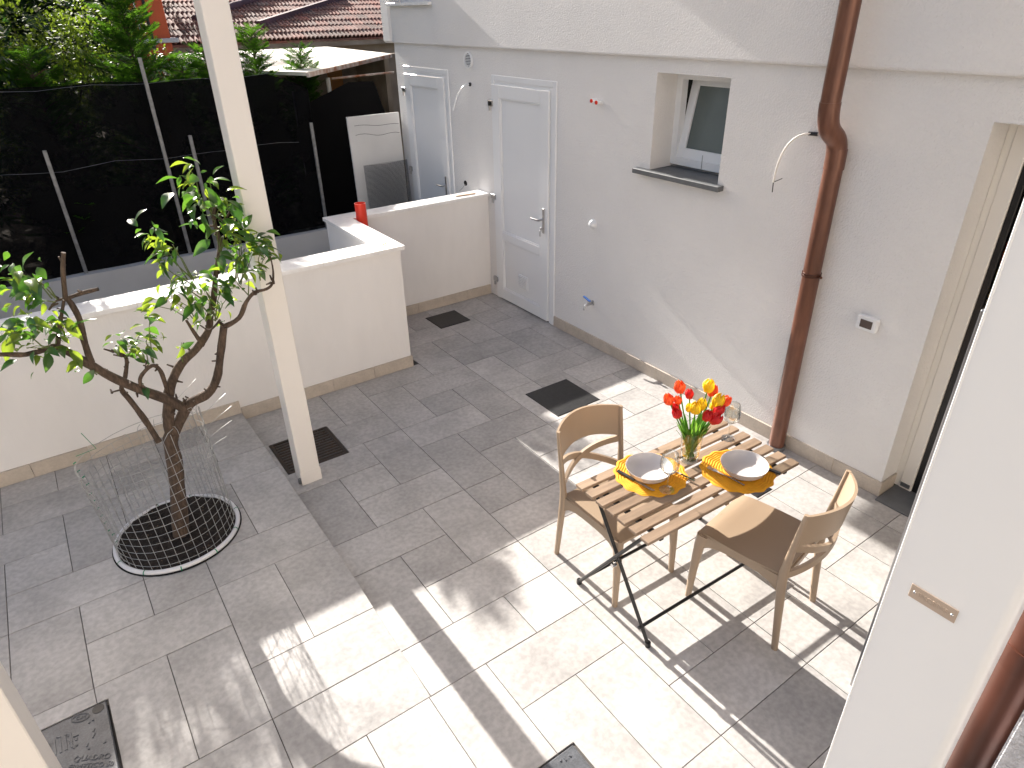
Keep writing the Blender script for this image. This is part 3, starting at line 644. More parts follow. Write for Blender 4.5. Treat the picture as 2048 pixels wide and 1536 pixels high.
limb([(343,880),(337,840),(337,800),(342,769,.02),(362,728,.05),(393,697,.07),(417,660,.08),(420,632,.08),(427,600,.08),(432,545,.08),(440,490,.08),(428,440,.08),(430,412,.08)], .031, .008)
R2 = limb([(345,870),(372,817),(386,803),(417,786,-.03),(434,755,-.05),(441,708,-.06),(448,650,-.06)], .031, .019)
limb([(446,655,-.06),(478,636,-.07),(492,605,-.08),(509,585,-.08),(533,578,-.09),(545,566,-.09),(546,540,-.09),(540,510,-.09)], .015, .003, 8)
limb([(372,819),(337,800,-.03),(280,779,-.08),(226,755,-.12),(178,728,-.15),(144,708,-.17),(113,694,-.19),(92,698,-.2),(51,709,-.22),(0,709,-.24),(-60,715,-.26)], .030, .007)
limb([(181,722,-.15),(167,677,-.16),(159,639,-.17),(143,608,-.18),(133,597,-.18)], .016, .011, 8)
limb([(133,597,-.18),(165,586,-.2),(197,578,-.22)], .010, .009, 8); limb([(131,598,-.18),(126,544,-.19),(127,505,-.2)], .011, .009, 8)
limb([(133,597,-.18),(112,602,-.16),(98,620,-.15)], .007, .004, 6); limb([(115,694,-.19),(120,650,-.2),(128,600,-.21)], .012, .006, 8)
limb([(318,884),(290,840,.03),(260,800,.05),(243,778,.06),(250,755,.07),(253,718,.08),(237,706,.09),(222,700,.1)], .017, .006, 8)
limb([(284,781,-.08),(280,759,-.09),(290,742,-.10),(306,731,-.09),(321,742,-.05),(333,776,-.01),(338,798,0)], .009, .012, 8)
limb([(405,690,.07),(385,660,.07),(372,640,.08)], .012, .006, 8); limb([(430,470,.08),(455,432,.07),(462,415,.07)], .006, .005, 6); limb([(440,640,-.06),(420,660,-.03),(400,650,0)], .007,.003,6)
limb([(337,846),(348,815,.02),(352,795,.03)], .012, .009, 8)
for i in range(95):   # spurs and knots
    q = random.choice(R2[4:]) if i < 14 else Vector(tm.v[random.randrange(300, len(tm.v))])
    d = Vector((random.uniform(-1,1),random.uniform(-1,1),random.uniform(-.3,1))).normalized()
    tm.tube([q, q+d*.015, q+d*random.uniform(.02,.05)], [.0075,.0055,.004], 5)
trunk = tm.build('trunk', m_bark, tree, 70, tuple(TB))
def leaf_mesh(L, W, fold, curl, mat):
    mb = MB()
    prof = [0,.55,.9,1,.85,.5,.02]
    vs = []
    for i, p in enumerate(prof):
        t = i/(len(prof)-1); x = L*t; zc = -curl*t*t*L; hw = W*p/2
        for s in (-1,-.5,0,.5,1): vs.append((x, hw*s, zc+fold*abs(s)*hw + .0015*math.sin(7*t+3*s)))
    fs = [(i*5+k, i*5+k+1, (i+1)*5+k+1, (i+1)*5+k) for i in range(len(prof)-1) for k in range(4)]
    mb.add(vs, fs); return mb.mesh('leaf', mat, 60)
leaves = [leaf_mesh(.085,.045,.35,.35,m_leafs[0]), leaf_mesh(.10,.05,.25,.6,m_leafs[2]), leaf_mesh(.07,.036,.4,.2,m_leafs[1]), leaf_mesh(.09,.042,.5,.5,m_leafs[1]), leaf_mesh(.065,.034,.2,.3,m_leafs[0])]
tw = MB(); leaf_specs = []
rl_ = random.Random(21)
# (px,py,radius px,depth,leaves,base px,py)
clusters = [(385,330,16,.08,5,400,400),(372,362,18,.08,6,405,420),(420,365,16,.08,4,425,410),(400,400,30,.08,15,425,430),(445,410,25,.08,14,430,440),(408,440,22,.08,7,428,450),
 (300,468,26,.06,9,380,560),(335,490,24,.06,9,385,560),(322,520,20,.06,6,385,570),(450,470,30,.03,16,440,500),(490,480,30,.0,18,470,560),(530,490,22,-.04,11,520,560),(505,520,26,-.02,14,480,570),(455,520,28,.04,14,435,540),
 (400,555,26,.06,10,425,600),(365,560,20,.07,6,400,600),(345,590,24,.08,8,390,640),(395,595,28,.05,14,420,630),(440,590,26,.02,14,430,640),(420,625,22,.0,9,430,640),(305,620,16,.08,4,380,640),(480,560,22,-.04,8,500,590),
 (30,560,30,-.2,9,110,600),(75,555,24,-.2,7,115,600),(60,590,20,-.2,6,110,605),(50,640,26,-.2,10,110,650),(100,640,24,-.2,9,120,650),(70,690,28,-.22,11,100,695),(135,655,20,-.2,6,125,660),(25,665,18,-.22,5,90,695),(130,690,14,-.2,4,115,690),
 (240,690,18,.08,6,240,706),(275,672,18,.06,5,260,715),(290,690,16,.04,5,300,730),(262,705,20,.06,6,250,715),(310,670,12,-.05,2,305,728),(300,640,12,-.05,3,305,728),(285,770,6,-.08,1,290,770),(358,693,12,.04,3,365,725),(165,735,12,-.16,2,200,745),(185,740,8,-.15,1,195,745)]
for (px,py,r,dy,nl,bx_,by_) in clusters:
    base = P(bx_,by_,dy); cen = P(px,py,dy); nt_ = max(1, nl//4)
    for k in range(nt_):
        tip = P(px+rl_.uniform(-r,r)*.7, py+rl_.uniform(-r,r)*.7, dy+rl_.uniform(-.06,.06))
        b0 = base+Vector((rl_.uniform(-.01,.01),rl_.uniform(-.01,.01),rl_.uniform(-.01,.01)))
        mid = (b0+tip)/2+Vector((rl_.uniform(-.02,.02),rl_.uniform(-.02,.02),rl_.uniform(0,.03)))
        tw.tube([b0,mid,tip], [.0035,.0025,.0015], 5)
    for k in range(int(nl*1.9)):
        p = P(px+rl_.gauss(0,.6)*r, py+rl_.gauss(0,.6)*r, dy+rl_.uniform(-.09,.09)); leaf_specs.append((p, cen, base))
crown = tw.build('crown', m_twig, tree, 60, tuple(TB))
rl_.shuffle(leaf_specs); small = [MB() for _ in m_leafs]
for i, (p, cen, base) in enumerate(leaf_specs):
    out = (p-base); an = math.atan2(out.y,out.x)+rl_.gauss(0,.9); k = rl_.choice((0,0,1,1,2,3,3,4))
    rot = (rl_.gauss(0,.55), rl_.gauss(.12,.5), an)
    if i < 300:
        o = link('leaf', leaves[k], crown); sc_ = rl_.uniform(.7,1.15)
        o.location = p-TB; o.rotation_euler = rot; o.scale = (sc_,sc_*rl_.uniform(.8,1.1),sc_)
    else:
        from mathutils import Euler
        M4 = Matrix.Translation(p-TB) @ Euler(rot).to_matrix().to_4x4() @ Matrix.Scale(rl_.uniform(.4,.72),4)
        me = leaves[k]; mi = m_leafs.index(me.materials[0])
        small[mi].add([M4 @ v.co for v in me.vertices], [tuple(f.vertices) for f in me.polygons])
for mi, q in enumerate(small): q.build('small_leaves', m_leafs[mi], tree, 60, None, 'stuff')
# wire cage
CO = (.10,3.66,ZT)
cage = thing('wire_cage', 'loose cylinder of galvanised wire mesh around the citrus trunk', 'wire cage', CO)
def cg(a, z):
    r = .318+.025*math.sin(2*a+1)*z+.03*max(0,z-.45)*math.sin(3*a)
    zz = z*(1+.07*math.sin(a+2.2)); return Vector((r*math.cos(a)-.05*z, r*math.sin(a)+.03*z, .01+zz))
rc = random.Random(6)
for i in range(40):
    a = 2*math.pi*i/40; top = .62+.10*math.sin(a+2.4)+rc.uniform(0,.03); pts = [cg(a,top*k/9) for k in range(10)]
    e = pts[-1]; b = rc.uniform(-.08,.08); pts += [e+Vector((b*.5,b*.3,.03)), e+Vector((b,b*.7,.035))] if i % 3 else []
    MB().tube(pts, .0016, 4, False).build('upright_wire', m_wire, cage)
for j in range(13):
    z = .03+j*.05; MB().tube([cg(2*math.pi*k/48,z)+Vector((0,0,rc.uniform(-.002,.002))) for k in range(49)], .0016, 4, False).build('ring_wire', m_wire, cage)
for j in range(7):
    a = R(-60+18*j); b = cg(a,.50+.03*j); MB().tube(arc(b,b+Vector((.06,-.10,.10)),b+Vector((.16,-.02,.07+.01*j)),8), .001, 4, False).build('loose_wire', m_wire, cage)
for j in range(12):
    p = cg(R(168+rc.uniform(-3,3)), .04+.055*j); MB().tube([p+Vector((-.008,-.004,-.004)),p,p+Vector((.006,-.008,.006))], .0032, 5).build('tie', m_green, cage)
for j in range(9):
    a = R(195+j*33); p = Vector((.336*math.cos(a),.336*math.sin(a),.012)); MB().lathe([(.0150,-.003),(.0150,.003)],10).xf(Matrix.Translation(p) @ Matrix.Rotation(a,4,'Z') @ Matrix.Rotation(R(90),4,'X')).build('tie', m_green, cage)
MB().tube([cg(R(160),.66),cg(R(160),.66)+Vector((.10,.0,.01)),cg(R(160),.66)+Vector((.06,.03,.11))], .002, 5).build('tie', m_green, cage)
# ================================================================== table
TBL = (2.262,1.722,0); TR = R(-1.8)
tb = thing('slatted_table', 'folding wooden slatted table with black steel legs laid for two', 'table', TBL, TR)
SW, PIT = .0525, .0765
for i in range(7):
    yc = .2286-i*PIT
    if i == 5: MB().cbox(-.5225,.07,yc-SW/2,yc+SW/2,.688,.705,.002).cbox(.0725,.5225,yc-SW/2,yc+SW/2,.688,.7045,.002).build('slat', m_wood, tb)
    else: MB().cbox(-.5225,.5225,yc-SW/2,yc+SW/2,.688,.705,.002).build('slat', m_wood, tb)
for x in (-.43,.0,.43): MB().cbox(x-.012,x+.012,-.25,.25,.668,.6875,.002).build('rail', m_black if x else m_wood, tb)
for sx in (-1,1):
    x = sx*.47
    MB().tube([(x,.258,.012),(x,-.19,.672)], .0095, 8).build('leg', m_black, tb, 40)
    MB().tube([(x-sx*.02,-.258,.012),(x-sx*.02,.19,.672)], .0095, 8).build('leg', m_black, tb, 40)
    MB().tube([(x,.258,.0),(x,.256,.028)], .015, 8).build('foot_cap', m_dark, tb, 40); MB().tube([(x-sx*.02,-.258,.0),(x-sx*.02,-.256,.028)], .015, 8).build('foot_cap', m_dark, tb, 40)
    MB().tube([(x-.012,.0,.343),(x+.012,.0,.343)], .011, 10).build('pivot', m_steel, tb, 40)
for y, z in ((.205,.09),(-.205,.09)): MB().tube([(-.47,y,z),(.47,y,z)], .009, 8).build('stretcher', m_black, tb, 40)
MB().tube([(-.455,.015,.345),(.455,.015,.345)], .008, 8).build('stretcher', m_black, tb, 40)
MB().tube([(-.46,-.19,.665),(.46,-.19,.665)], .008, 8).tube([(-.46,.19,.665),(.46,.19,.665)], .008, 8).build('top_rod', m_black, tb, 40)
# ================================================================== chairs
def make_chair(label):
    t = thing('cafe_chair', label, 'chair', (0,0,0), 0, 'beige plastic chairs at the table')
    def seat(u, v):
        s = u*2-1; y = -.20+.445*v; hw = .205+.012*math.sin(math.pi*v)
        z = .452-.014*(1-s*s)*math.sin(math.pi*min(1,v*1.0))**.7 - (.018*((v-.85)/.15)**2 if v > .85 else 0)
        return (s*hw, y, z)
    MB().slab(seat, 14, 14, lambda u,v: (0,0,-.016)).build('seat', m_beige, t, 50)
    for s in (-1,1):
        MB().loft([(s*.212,.242,.0,.027,.030),(s*.208,.236,.2,.034,.038),(s*.203,.226,.36,.042,.050),(s*.196,.211,.436,.052,.070)]).build('leg', m_beige, t, 50)
        MB().loft([(s*.213,-.245,.0,.027,.030),(s*.210,-.225,.2,.030,.035),(s*.208,-.205,.40,.030,.044),(s*.209,-.203,.47,.026,.042),(s*.213,-.215,.60,.021,.032),(s*.219,-.243,.84,.018,.022)]).build('leg', m_beige, t, 50)
        ap = []
        for i in range(9):
            y = -.20+.425*i/8; q = abs(i-4)/4; ap.append((y, .436-.034-.06*q**4))
        mb = MB(); n = len(ap)
        vs = [(s*.196,y,z) for y,z in ap]+[(s*.196,y,.440) for y,z in ap]+[(s*.214,y,z) for y,z in ap]+[(s*.214,y,.442) for y,z in ap]
        fs = []
        for i in range(n-1): fs += [(i,i+1,n+i+1,n+i),(2*n+i,3*n+i,3*n+i+1,2*n+i+1),(i,2*n+i,2*n+i+1,i+1),(n+i,n+i+1,3*n+i+1,3*n+i)]
        mb.add(vs, fs).build('apron', m_beige, t)
    MB().strip([(-.19+.38*i/8, .222, .424-.012*abs(i-4)/4) for i in range(9)], .03, .018).build('apron', m_beige, t)
    MB().strip([(-.19+.38*i/8, -.20, .424) for i in range(9)], .03, .018).build('apron', m_beige, t)
    def bk(s, z): 
        q = (z-.46)/.38; return Vector((s*(.210+.008*q), -.207-.037*max(0,q)**1.4-.088*(1-s*s), z))
    def top(u, v):
        s = u*2-1; zlo = .655+.022*(1-s*s); zhi = .838+.014*(1-s*s); return bk(s*1.03, zlo+(zhi-zlo)*v)
    MB().slab(top, 20, 6, lambda u,v: (0,-.014,0)).build('backrest', m_beige, t, 50)
    for sg in (-1,1):
        MB().strip([bk(sg*(-1+2*i/16), .64-.17*i/16+.012*math.sin(math.pi*i/16))+Vector((0,-.007+sg*.0015,0)) for i in range(17)], .036, .017).build('cross_bar', m_beige, t, 50)
    return t
ch1 = make_chair('beige plastic chair on the far side of the table, facing the camera')
ch2 = copy_tree(ch1); ch2['label'] = 'beige plastic chair on the near side of the table, its back to the camera'
ch1.location = (2.06,2.005,0); ch1.rotation_euler = (0,0,R(180))
ch2.location = (2.462,1.382,0); ch2.rotation_euler = (0,0,R(9.5))
# ================================================================== table setting
ZTAB = .7055
def mat_mesh():
    mb = MB(); n = 128; rings = 60; vs = []
    for j in range(rings+1):
        for k in range(n):
            a = 2*math.pi*k/n; lob = .5+.5*math.cos(14*a); t = j/rings
            r = t*(.176+.010*lob)
            ph = r/(1+.057*lob*t)*2*math.pi/.0125+1.6*lob*(1-t)
            vs.append((r*math.cos(a), r*math.sin(a), .0032+.0020*math.sin(ph) if j < rings else .001))
    fs = [(j*n+k,j*n+(k+1) % n,(j+1)*n+(k+1) % n,(j+1)*n+k)[::-1] for j in range(rings) for k in range(n)]
    vs += [(x*1.0,y*1.0,0) for x,y,z in vs[rings*n:rings*n+n]]; b = (rings+1)*n
    fs += [(rings*n+k, rings*n+(k+1) % n, b+(k+1) % n, b+k)[::-1] for k in range(n)]+[tuple(b+k for k in range(n))]
    return mb.add(vs, fs).mesh('placemat', m_must, 70)
mm = mat_mesh()
for i, (x,y,l) in enumerate([(2.10,1.832,'round mustard scalloped placemat at the left under the knife and bowl'),(2.466,1.592,'round mustard scalloped placemat at the right under the fork and bowl')]):
    o = tag(link('placemat', mm), l, 'placemat', 'mustard placemats'); o.location = (x,y,ZTAB); o.rotation_euler = (0,0,R(7+20*i))
bowl = MB().lathe([(.0005,.004),(.045,.004),(.05,.0),(.062,.003),(.088,.012),(.105,.030),(.1140,.055),(.1155,.057),(.1135,.057),(.103,.034),(.086,.017),(.062,.0095),(.0005,.008)], 56).mesh('bowl', m_bowl, 60)
for i, (x,y,l) in enumerate([(2.078,1.826,'grey ceramic bowl on the left placemat, behind the near wine glass'),(2.472,1.562,'grey ceramic bowl on the right placemat, beside the fork')]):
    o = tag(link('bowl', bowl), l, 'bowl', 'grey bowls on the placemats'); o.location = (x,y,ZTAB+.006)
gp = [(.0005,.004),(.036,.0025),(.038,.0015),(.038,.0),(.0005,.0)]
glass_prof = [(.0005,0),(.036,0),(.0365,.0015),(.02,.004),(.006,.009),(.0038,.03),(.0038,.085),(.006,.093),(.022,.103),(.038,.120),(.0455,.142),(.0455,.165),(.041,.19),(.036,.213),(.0353,.2135),(.0348,.213),(.0398,.19),(.0443,.165),(.0443,.142),(.037,.122),(.021,.1055),(.0005,.099)]
gm = MB().lathe(glass_prof, 40).mesh('wine_glass', m_glass, 70)
for i, (x,y,l) in enumerate([(2.065,1.69,'clear stemmed wine glass standing on the left placemat'),(2.665,1.81,'clear stemmed wine glass near the far right end of the table')]):
    o = tag(link('wine_glass', gm), l, 'wine glass', 'wine glasses on the table'); o.location = (x,y,ZTAB+(.006 if i == 0 else 0))
def knife(loc, rz, label):
    t = thing('table_knife', label, 'knife', loc, rz, 'knives on the table')
    MB().cbox(-.115,-.005,-.0095,.0095,0,.011,.003).build('handle', m_dark, t); MB().prism([(-.006,-.007),(.09,-.010),(.108,-.004),(.112,.006),(-.006,.007)], .003, .005).build('blade', m_steel, t)
def fork(loc, rz, label):
    t = thing('table_fork', label, 'fork', loc, rz, 'forks on the table')
    MB().strip([(-.105,0,.006),(-.03,0,.009),(.03,0,.005),(.05,0,.007)], .004, .010).build('handle', m_steel, t)
    MB().prism([(.045,-.006),(.06,-.0115),(.068,-.0115),(.068,.0115),(.06,.0115),(.045,.006)], .006, .0085).build('head', m_steel, t)
    for k in range(4):
        y = -.0098+k*.0065; MB().strip([(.066,y,.0072),(.085,y,.005),(.10,y,.009)], .002, .0032).build('tine', m_steel, t)
knife((1.992,1.826,ZTAB+.006), R(-82), 'table knife with black handle on the left placemat')
fork((2.372,1.59,ZTAB+.006), R(97), 'steel fork lying on the right placemat')
knife((2.575,1.55,ZTAB+.006), R(105), 'table knife with black handle half hidden behind the right bowl')
fork((2.20,1.755,ZTAB+.006), R(100), 'steel fork in shade on the left placemat, behind the glass stem')
VX = Vector((2.345,1.80,ZTAB))
tag(MB().lathe([(.0005,0),(.043,0),(.0445,.003),(.050,.08),(.0575,.183),(.0568,.185),(.0555,.183),(.0478,.08),(.0415,.016),(.0005,.013)], 48).build('glass_vase', thin_glass('vase_glass',(.97,.985,.98),2.4,.6,.03), None, 70), 'clear tapered glass vase holding tulips on the table', 'vase'); bpy.data.objects['glass_vase'].location = VX
tag(MB().lathe([(.0005,.0135),(.0408,.0165),(.0440,.05),(.0440,.0502),(.0005,.0502)], 40).build('vase_water', thin_glass('water',(.95,.97,.95)), None, 60), 'shallow clear water in the bottom of the glass vase', 'water'); bpy.data.objects['vase_water'].location = VX
def bloom_mesh(L, W, mat, op):
    mb = MB()
    for k in range(6):
        a0 = k*math.pi/3; rs_ = 1 if k % 2 else .9
        def fn(u, v, a0=a0, rs_=rs_):
            prof = math.sin(math.pi*min(1,.12+v*.80))**.75; r = W*prof*rs_*(1+op*v*v); wd = math.sin(math.pi*(.10+.86*v))**.6*.62
            a = a0+(u-.5)*2*wd*(1 if v < .98 else .2); return (r*math.cos(a), r*math.sin(a), L*v-.012*(1-math.cos((u-.5)*2)) )
        mb.grid(fn, 6, 7)
    return mb.mesh('bloom', mat, 70)
cols = {'r': m_tred, 'y': m_tyel, 'o': m_tor}
tl = [(858,135,'o',1.15,.0),(938,190,'r',.9,.04),(765,235,'o',1.1,-.03),(842,243,'o',.8,-.02),(820,300,'r',.8,-.02),(832,350,'r',1.05,-.06),(1097,125,'y',1.2,.02),(1132,165,'o',1.1,.05),(1180,245,'y',1.3,.0),(1242,250,'o',1.0,.04),(1040,275,'y',1.1,.0),(990,305,'y',1.2,-.03),(937,305,'y',.8,-.01),(1185,320,'r',1.15,-.02),(1090,370,'r',1.1,-.05),(1160,395,'r',1.2,-.05),(1145,285,'y',.9,.05)]
names = ['orange tulip, tallest at the left of the bouquet','slim red tulip bud at top centre of the bouquet','orange tulip at the far left edge of the bouquet','small orange tulip bud left of the tall stems','small red tulip half hidden at the left','coral red tulip low at the left','tall yellow tulip at the top right','orange red tulip tucked behind the tall yellow one','large yellow tulip at the right','orange red tulip at the far right edge','yellow tulip at the centre right','full yellow tulip at the centre','small yellow tulip bud at the centre','red tulip at the right below the large yellow one','dark red tulip low right of centre','red tulip lowest at the right','yellow tulip half hidden behind the red ones at right']
vdir = Vector((fw.x,fw.y,0)).normalized(); rtu = random.Random(12)
for i, (cx,cy,c,s,dd) in enumerate(tl):
    px, py = 1150+cx/4.096, 740+cy/4.096
    q = VX+vdir*dd; d = ray(px,py); k = ((q-CAM).dot(vdir))/d.dot(vdir); p = CAM+d*k
    base = VX+Vector((rtu.uniform(-.022,.022),rtu.uniform(-.022,.022),.02))
    rim = VX+Vector(((p.x-VX.x)*.42,(p.y-VX.y)*.42,.19))
    h = .058*s; dirv = (p-rim).normalized(); b0 = p-dirv*h*.5
    t = thing('tulip', names[i], 'tulip', tuple(base), 0, 'tulips in the vase')
    bend = VX+Vector((-(p.x-VX.x)*.05,-(p.y-VX.y)*.05,.09))
    pts = []
    for k2 in range(13):
        u = k2/12; pts.append(tuple((base*(1-u)**3+3*u*(1-u)**2*bend+3*u*u*(1-u)*rim+b0*u**3)-base))
    MB().tube(pts, .0036, 7).build('stem', m_tleaf, t, 60)
    o = link('bloom', bloom_mesh(h, .0245*s, cols[c], .0 if i % 3 else .18), t); o.location = b0-base; o.rotation_euler = dirv.to_track_quat('Z','Y').to_euler()
    for kk in range(2):
        a = math.atan2(p.y-VX.y,p.x-VX.x)+rtu.uniform(-1.2,1.2); l0 = VX+Vector((.015*math.cos(a),.015*math.sin(a),.06)); ln = rtu.uniform(.13,.22); out = rtu.uniform(.03,.075)
        def lf(u, v, a=a, l0=l0, ln=ln, out=out):
            r = .004+out*v**1.5; wd = .019*math.sin(math.pi*(.12+.88*v*.98)**.8)
            return tuple(l0-base+Vector((r*math.cos(a)-(u-.5)*2*wd*math.sin(a), r*math.sin(a)+(u-.5)*2*wd*math.cos(a), ln*v+.006*abs(u-.5))))
        MB().grid(lf, 4, 8).build('leaf', m_tleaf, t, 70)
# ================================================================== foreground at right
fc = thing('white_column', 'broad white painted metal column with a riveted plate at the right edge', 'column', (1.33,.305,0))
FCO = (1.33,.305,0)
prof = [(1.30,.414),(1.30,.215)]+[(1.325-.025*math.cos(a),.215-.022*math.sin(a)) for a in [R(15*i) for i in range(1,7)]]+[(1.36,.193),(1.36,.414)]
MB().prism(prof, -.005, 5.4).build('shell', m_white, fc, 30, FCO)
MB().cbox(1.298,1.3025,.411,.4155,0,5.4,.001).build('edge_trim', m_white, fc, None, FCO)
zt = 2.75-.8437*1.30
plt_ = MB().cbox(1.2968,1.2992,1.30/4.72,1.30/3.50,zt-.037,zt,.001).build('name_plate', m_plate, fc, None, FCO)
for y_ in (1.30/4.58,1.30/3.60): MB().lathe([(.0035,0),(.003,.0015),(.0005,.0022)], 12).xf(Matrix.Translation((1.2967,y_,zt-.0185)) @ Matrix.Rotation(R(-90),4,'Y')).build('rivet', m_steel, plt_, 60, FCO)
me = text_mesh('INCEINS', .017, .0005); me.materials.append(m_plate); o = link('raised_lettering', me, plt_)
o.matrix_local = Matrix.Translation((1.2964-FCO[0],1.30/3.66-FCO[1],zt-.024)) @ Matrix(((0,0,-1,0),(-1,0,0,0),(0,1,0,0),(0,0,0,1)))
sc = thing('metal_screen', 'slim grey metal-edged panel standing on the floor behind the white column', 'screen', (2.41,.6,0))
MB().cbox(-.012,.012,-.20,.178,.0,1.87,.003).build('frame', m_alu, sc); MB().cbox(-.0135,-.0122,.160,.176,.004,1.866,.0005).build('edge_strip', m_chrome, sc)
fp = thing('near_downpipe', 'weathered brown downpipe cropped at the lower right behind the white column', 'drainpipe', (1.452,.164,0))
MB().tube([(0,0,0),(0,0,5.4)], .05, 28).build('pipe', m_brown_far, fp, 40); MB().lathe([(.05,-.06),(.0535,-.06),(.0535,.0),(.05,.0)], 28, (0,0,1.55)).build('collar', m_brown_far, fp, 40)
MB().lathe([(.05,-.012),(.056,-.012),(.056,.012),(.05,.012)], 28, (0,0,2.02)).build('bracket', m_black, fp, 40)
tag(MB().cbox(1.30,1.75,-.7,.116,0,5.4,.006).build('stucco_pier', m_rough), 'rough grey stucco pier at the bottom right corner', 'pier')
# ================================================================== behind the fence
def conifer(name, label, x, y, z0, h, r, nb, seed, lean=0):
    rnd = random.Random(seed); t = thing(name, label, 'tree', (x,y,z0), 0, 'conifers behind the fence'); tk = MB(); cr = MB()
    tk.tube([(0,0,0),(lean*.4,0,h*.5),(lean,0,h*.97)], [.035,.022,.006], 7)
    for i in range(nb):
        f = (i+.5)/nb; z = h*(.08+.90*f); a = i*2.4+rnd.uniform(-.5,.5); ln = r*(1-f)**.65*rnd.uniform(.6,1.15)+.10
        b0 = Vector((lean*f,0,z)); d = Vector((math.cos(a),math.sin(a),rnd.uniform(.35,.9))).normalized(); tip = b0+d*ln+Vector((0,0,-.12*ln))
        tk.tube([b0,(b0+tip)/2+Vector((0,0,.03)),tip], [.008,.005,.002], 4, False)
        ns = max(4,int(ln/.030))
        for k in range(ns):
            q = b0.lerp(tip,(k+1)/ns); sgn = -1 if k % 2 else 1; sd = d.cross(Vector((0,0,1))).normalized()*sgn
            ax = (d*.8+sd*rnd.uniform(.5,1.0)+Vector((0,0,rnd.uniform(-.15,.35)))).normalized(); L_ = rnd.uniform(.10,.18)*(1.1-.4*k/ns)
            nrm = ax.cross(Vector((rnd.uniform(-.3,.3),rnd.uniform(-.3,.3),1))).normalized()
            for m_ in range(13):
                u = (m_+.6)/13; c_ = q+ax*L_*u; s2 = -1 if m_ % 2 else 1; nl = L_*.42*(1-.75*u)+.012
                e = c_+(ax*.75+nrm*s2*.85).normalized()*nl+Vector((0,0,rnd.uniform(-.008,.008))); w2 = ax*.008
                cr.add([c_-w2,c_+w2,e+w2*.4,e-w2*.4],[(0,1,2,3)])
    tk.build('trunk', m_bark, t, 60); cr.build('crown', m_conifer, t); return t
def bush(name, label, x, y, z0, rx, ry, h, n_, size, mat, seed, group, zlo=.2):
    rnd = random.Random(seed); t = thing(name, label, 'bush', (x,y,z0), 0, group); cr = MB(); tk = MB()
    cl = [(rnd.uniform(-.75,.75)*rx, rnd.uniform(-.75,.75)*ry, rnd.uniform(zlo,.92)*h, rnd.uniform(.22,.42)*rx) for _ in range(22 if zlo < .5 else 34)]
    for c in cl[:12]: tk.tube([(0,0,0),(c[0]*.4,c[1]*.4,c[2]*.6),(c[0],c[1],c[2])], [.02,.012,.004], 5, False)
    for i in range(n_):
        c = rnd.choice(cl); v = Vector((rnd.gauss(0,1),rnd.gauss(0,1),rnd.gauss(0,1))).normalized()*c[3]*rnd.uniform(.5,1.1)
        p = Vector(c[:3])+v; d = (v.normalized()+Vector((rnd.uniform(-.8,.8),rnd.uniform(-.8,.8),rnd.uniform(-.8,.5)))).normalized(); s = size*rnd.uniform(.6,1.3)
        sd = d.cross(Vector((rnd.uniform(-.5,.5),rnd.uniform(-.5,.5),1))).normalized()*s*.28
        cr.add([p,p+d*s*.5+sd,p+d*s,p+d*s*.5-sd],[(0,1,2,3)])
    tk.build('trunk', m_bark, t, 60); cr.build('crown', mat, t); return t
conifer('conifer', 'large feathery conifer behind the fence at the upper left', 1.22, 8.7, .40, 2.65, .68, 180, 1, .05)
conifer('conifer', 'dark conifer at the far left edge behind the black fence', .32, 8.6, .40, 2.05, .58, 130, 2)
conifer('conifer', 'short conifer behind the fence left of the cream post', 1.95, 8.58, .40, 2.05, .48, 120, 3)
conifer('conifer', 'slender pointed conifer just right of the cream post', 2.44, 8.6, .40, 2.22, .36, 130, 4, .05)
conifer('conifer', 'leaning conifer with branches spreading over the pale shed roof', 3.02, 9.05, .25, 2.15, .42, 130, 5, .16)
conifer('conifer', 'low conifer filling the gap behind the fence centre', 1.68, 8.55, .40, 1.95, .48, 110, 6)
bush('yellowing_bush', 'bright bush with yellowing leaves at the top left corner', .38, 9.5, .40, .85, .6, 2.65, 11000, .05, m_bush, 11, 'bushes behind the fence')
bush('leafy_bush', 'dark leafy bush behind the left end of the fence', -.80, 8.9, .40, 1.1, .5, 2.7, 11000, .08, m_bush2, 12, 'bushes behind the fence')
bush('tall_bush', 'tall dense bush rising above the frame at the far left', -.70, 8.85, .40, .92, .35, 3.2, 4200, .08, m_bush2, 15, 'bushes behind the fence', .62)
bush('leafy_bush', 'mid green bush behind the fence beside the large conifer', 1.1, 10.1, .40, .8, .5, 2.45, 7000, .05, m_bush, 13, 'bushes behind the fence')
bush('leafy_bush', 'dark bush in front of the orange chimney', 1.8, 10.0, .40, .55, .4, 2.05, 5000, .055, m_bush2, 14, 'bushes behind the fence')
for i, (x,y,s_) in enumerate([(-3.2,12,1.6),(-.6,14,2.0),(2.0,17,1.9),(-6,15,2.2),(1.0,14.4,1.5)]):
    bush('background_tree', ['dark tree mass far left behind the bushes','dark tree behind the bright bush','tree mass behind the orange chimney','tree far beyond the left edge','low dark tree between bright bush and orange chimney'][i], x, y, .40, s_, s_, 2.6*s_ if i != 4 else 2.8, 4500, .14*s_, m_bush2, 30+i, 'trees far behind the fence')
sh = thing('garden_shed', 'open garden shed with pale flat roof beyond the black net', 'shed', (4.0,10.5,0)); SO = (4.0,10.5,0)
MB().prism([(3.0,8.4),(5.4,11.09),(5.7,14.6),(2.1,14.6),(2.1,10.2)], 2.11, 2.15).build('roof', m_shed, sh, off=SO)
MB().strip([(2.995,8.39,2.12),(5.405,11.08,2.12)], .05, .025).build('roof_edge', m_rust, sh, off=SO)
MB().box(3.2,6.8,12.0,12.1,0,2.1).build('back_wall', m_beigewall, sh, off=SO); MB().box(5.16,5.24,10.85,12.0,0,2.1).build('side_wall', m_beigewall, sh, off=SO)
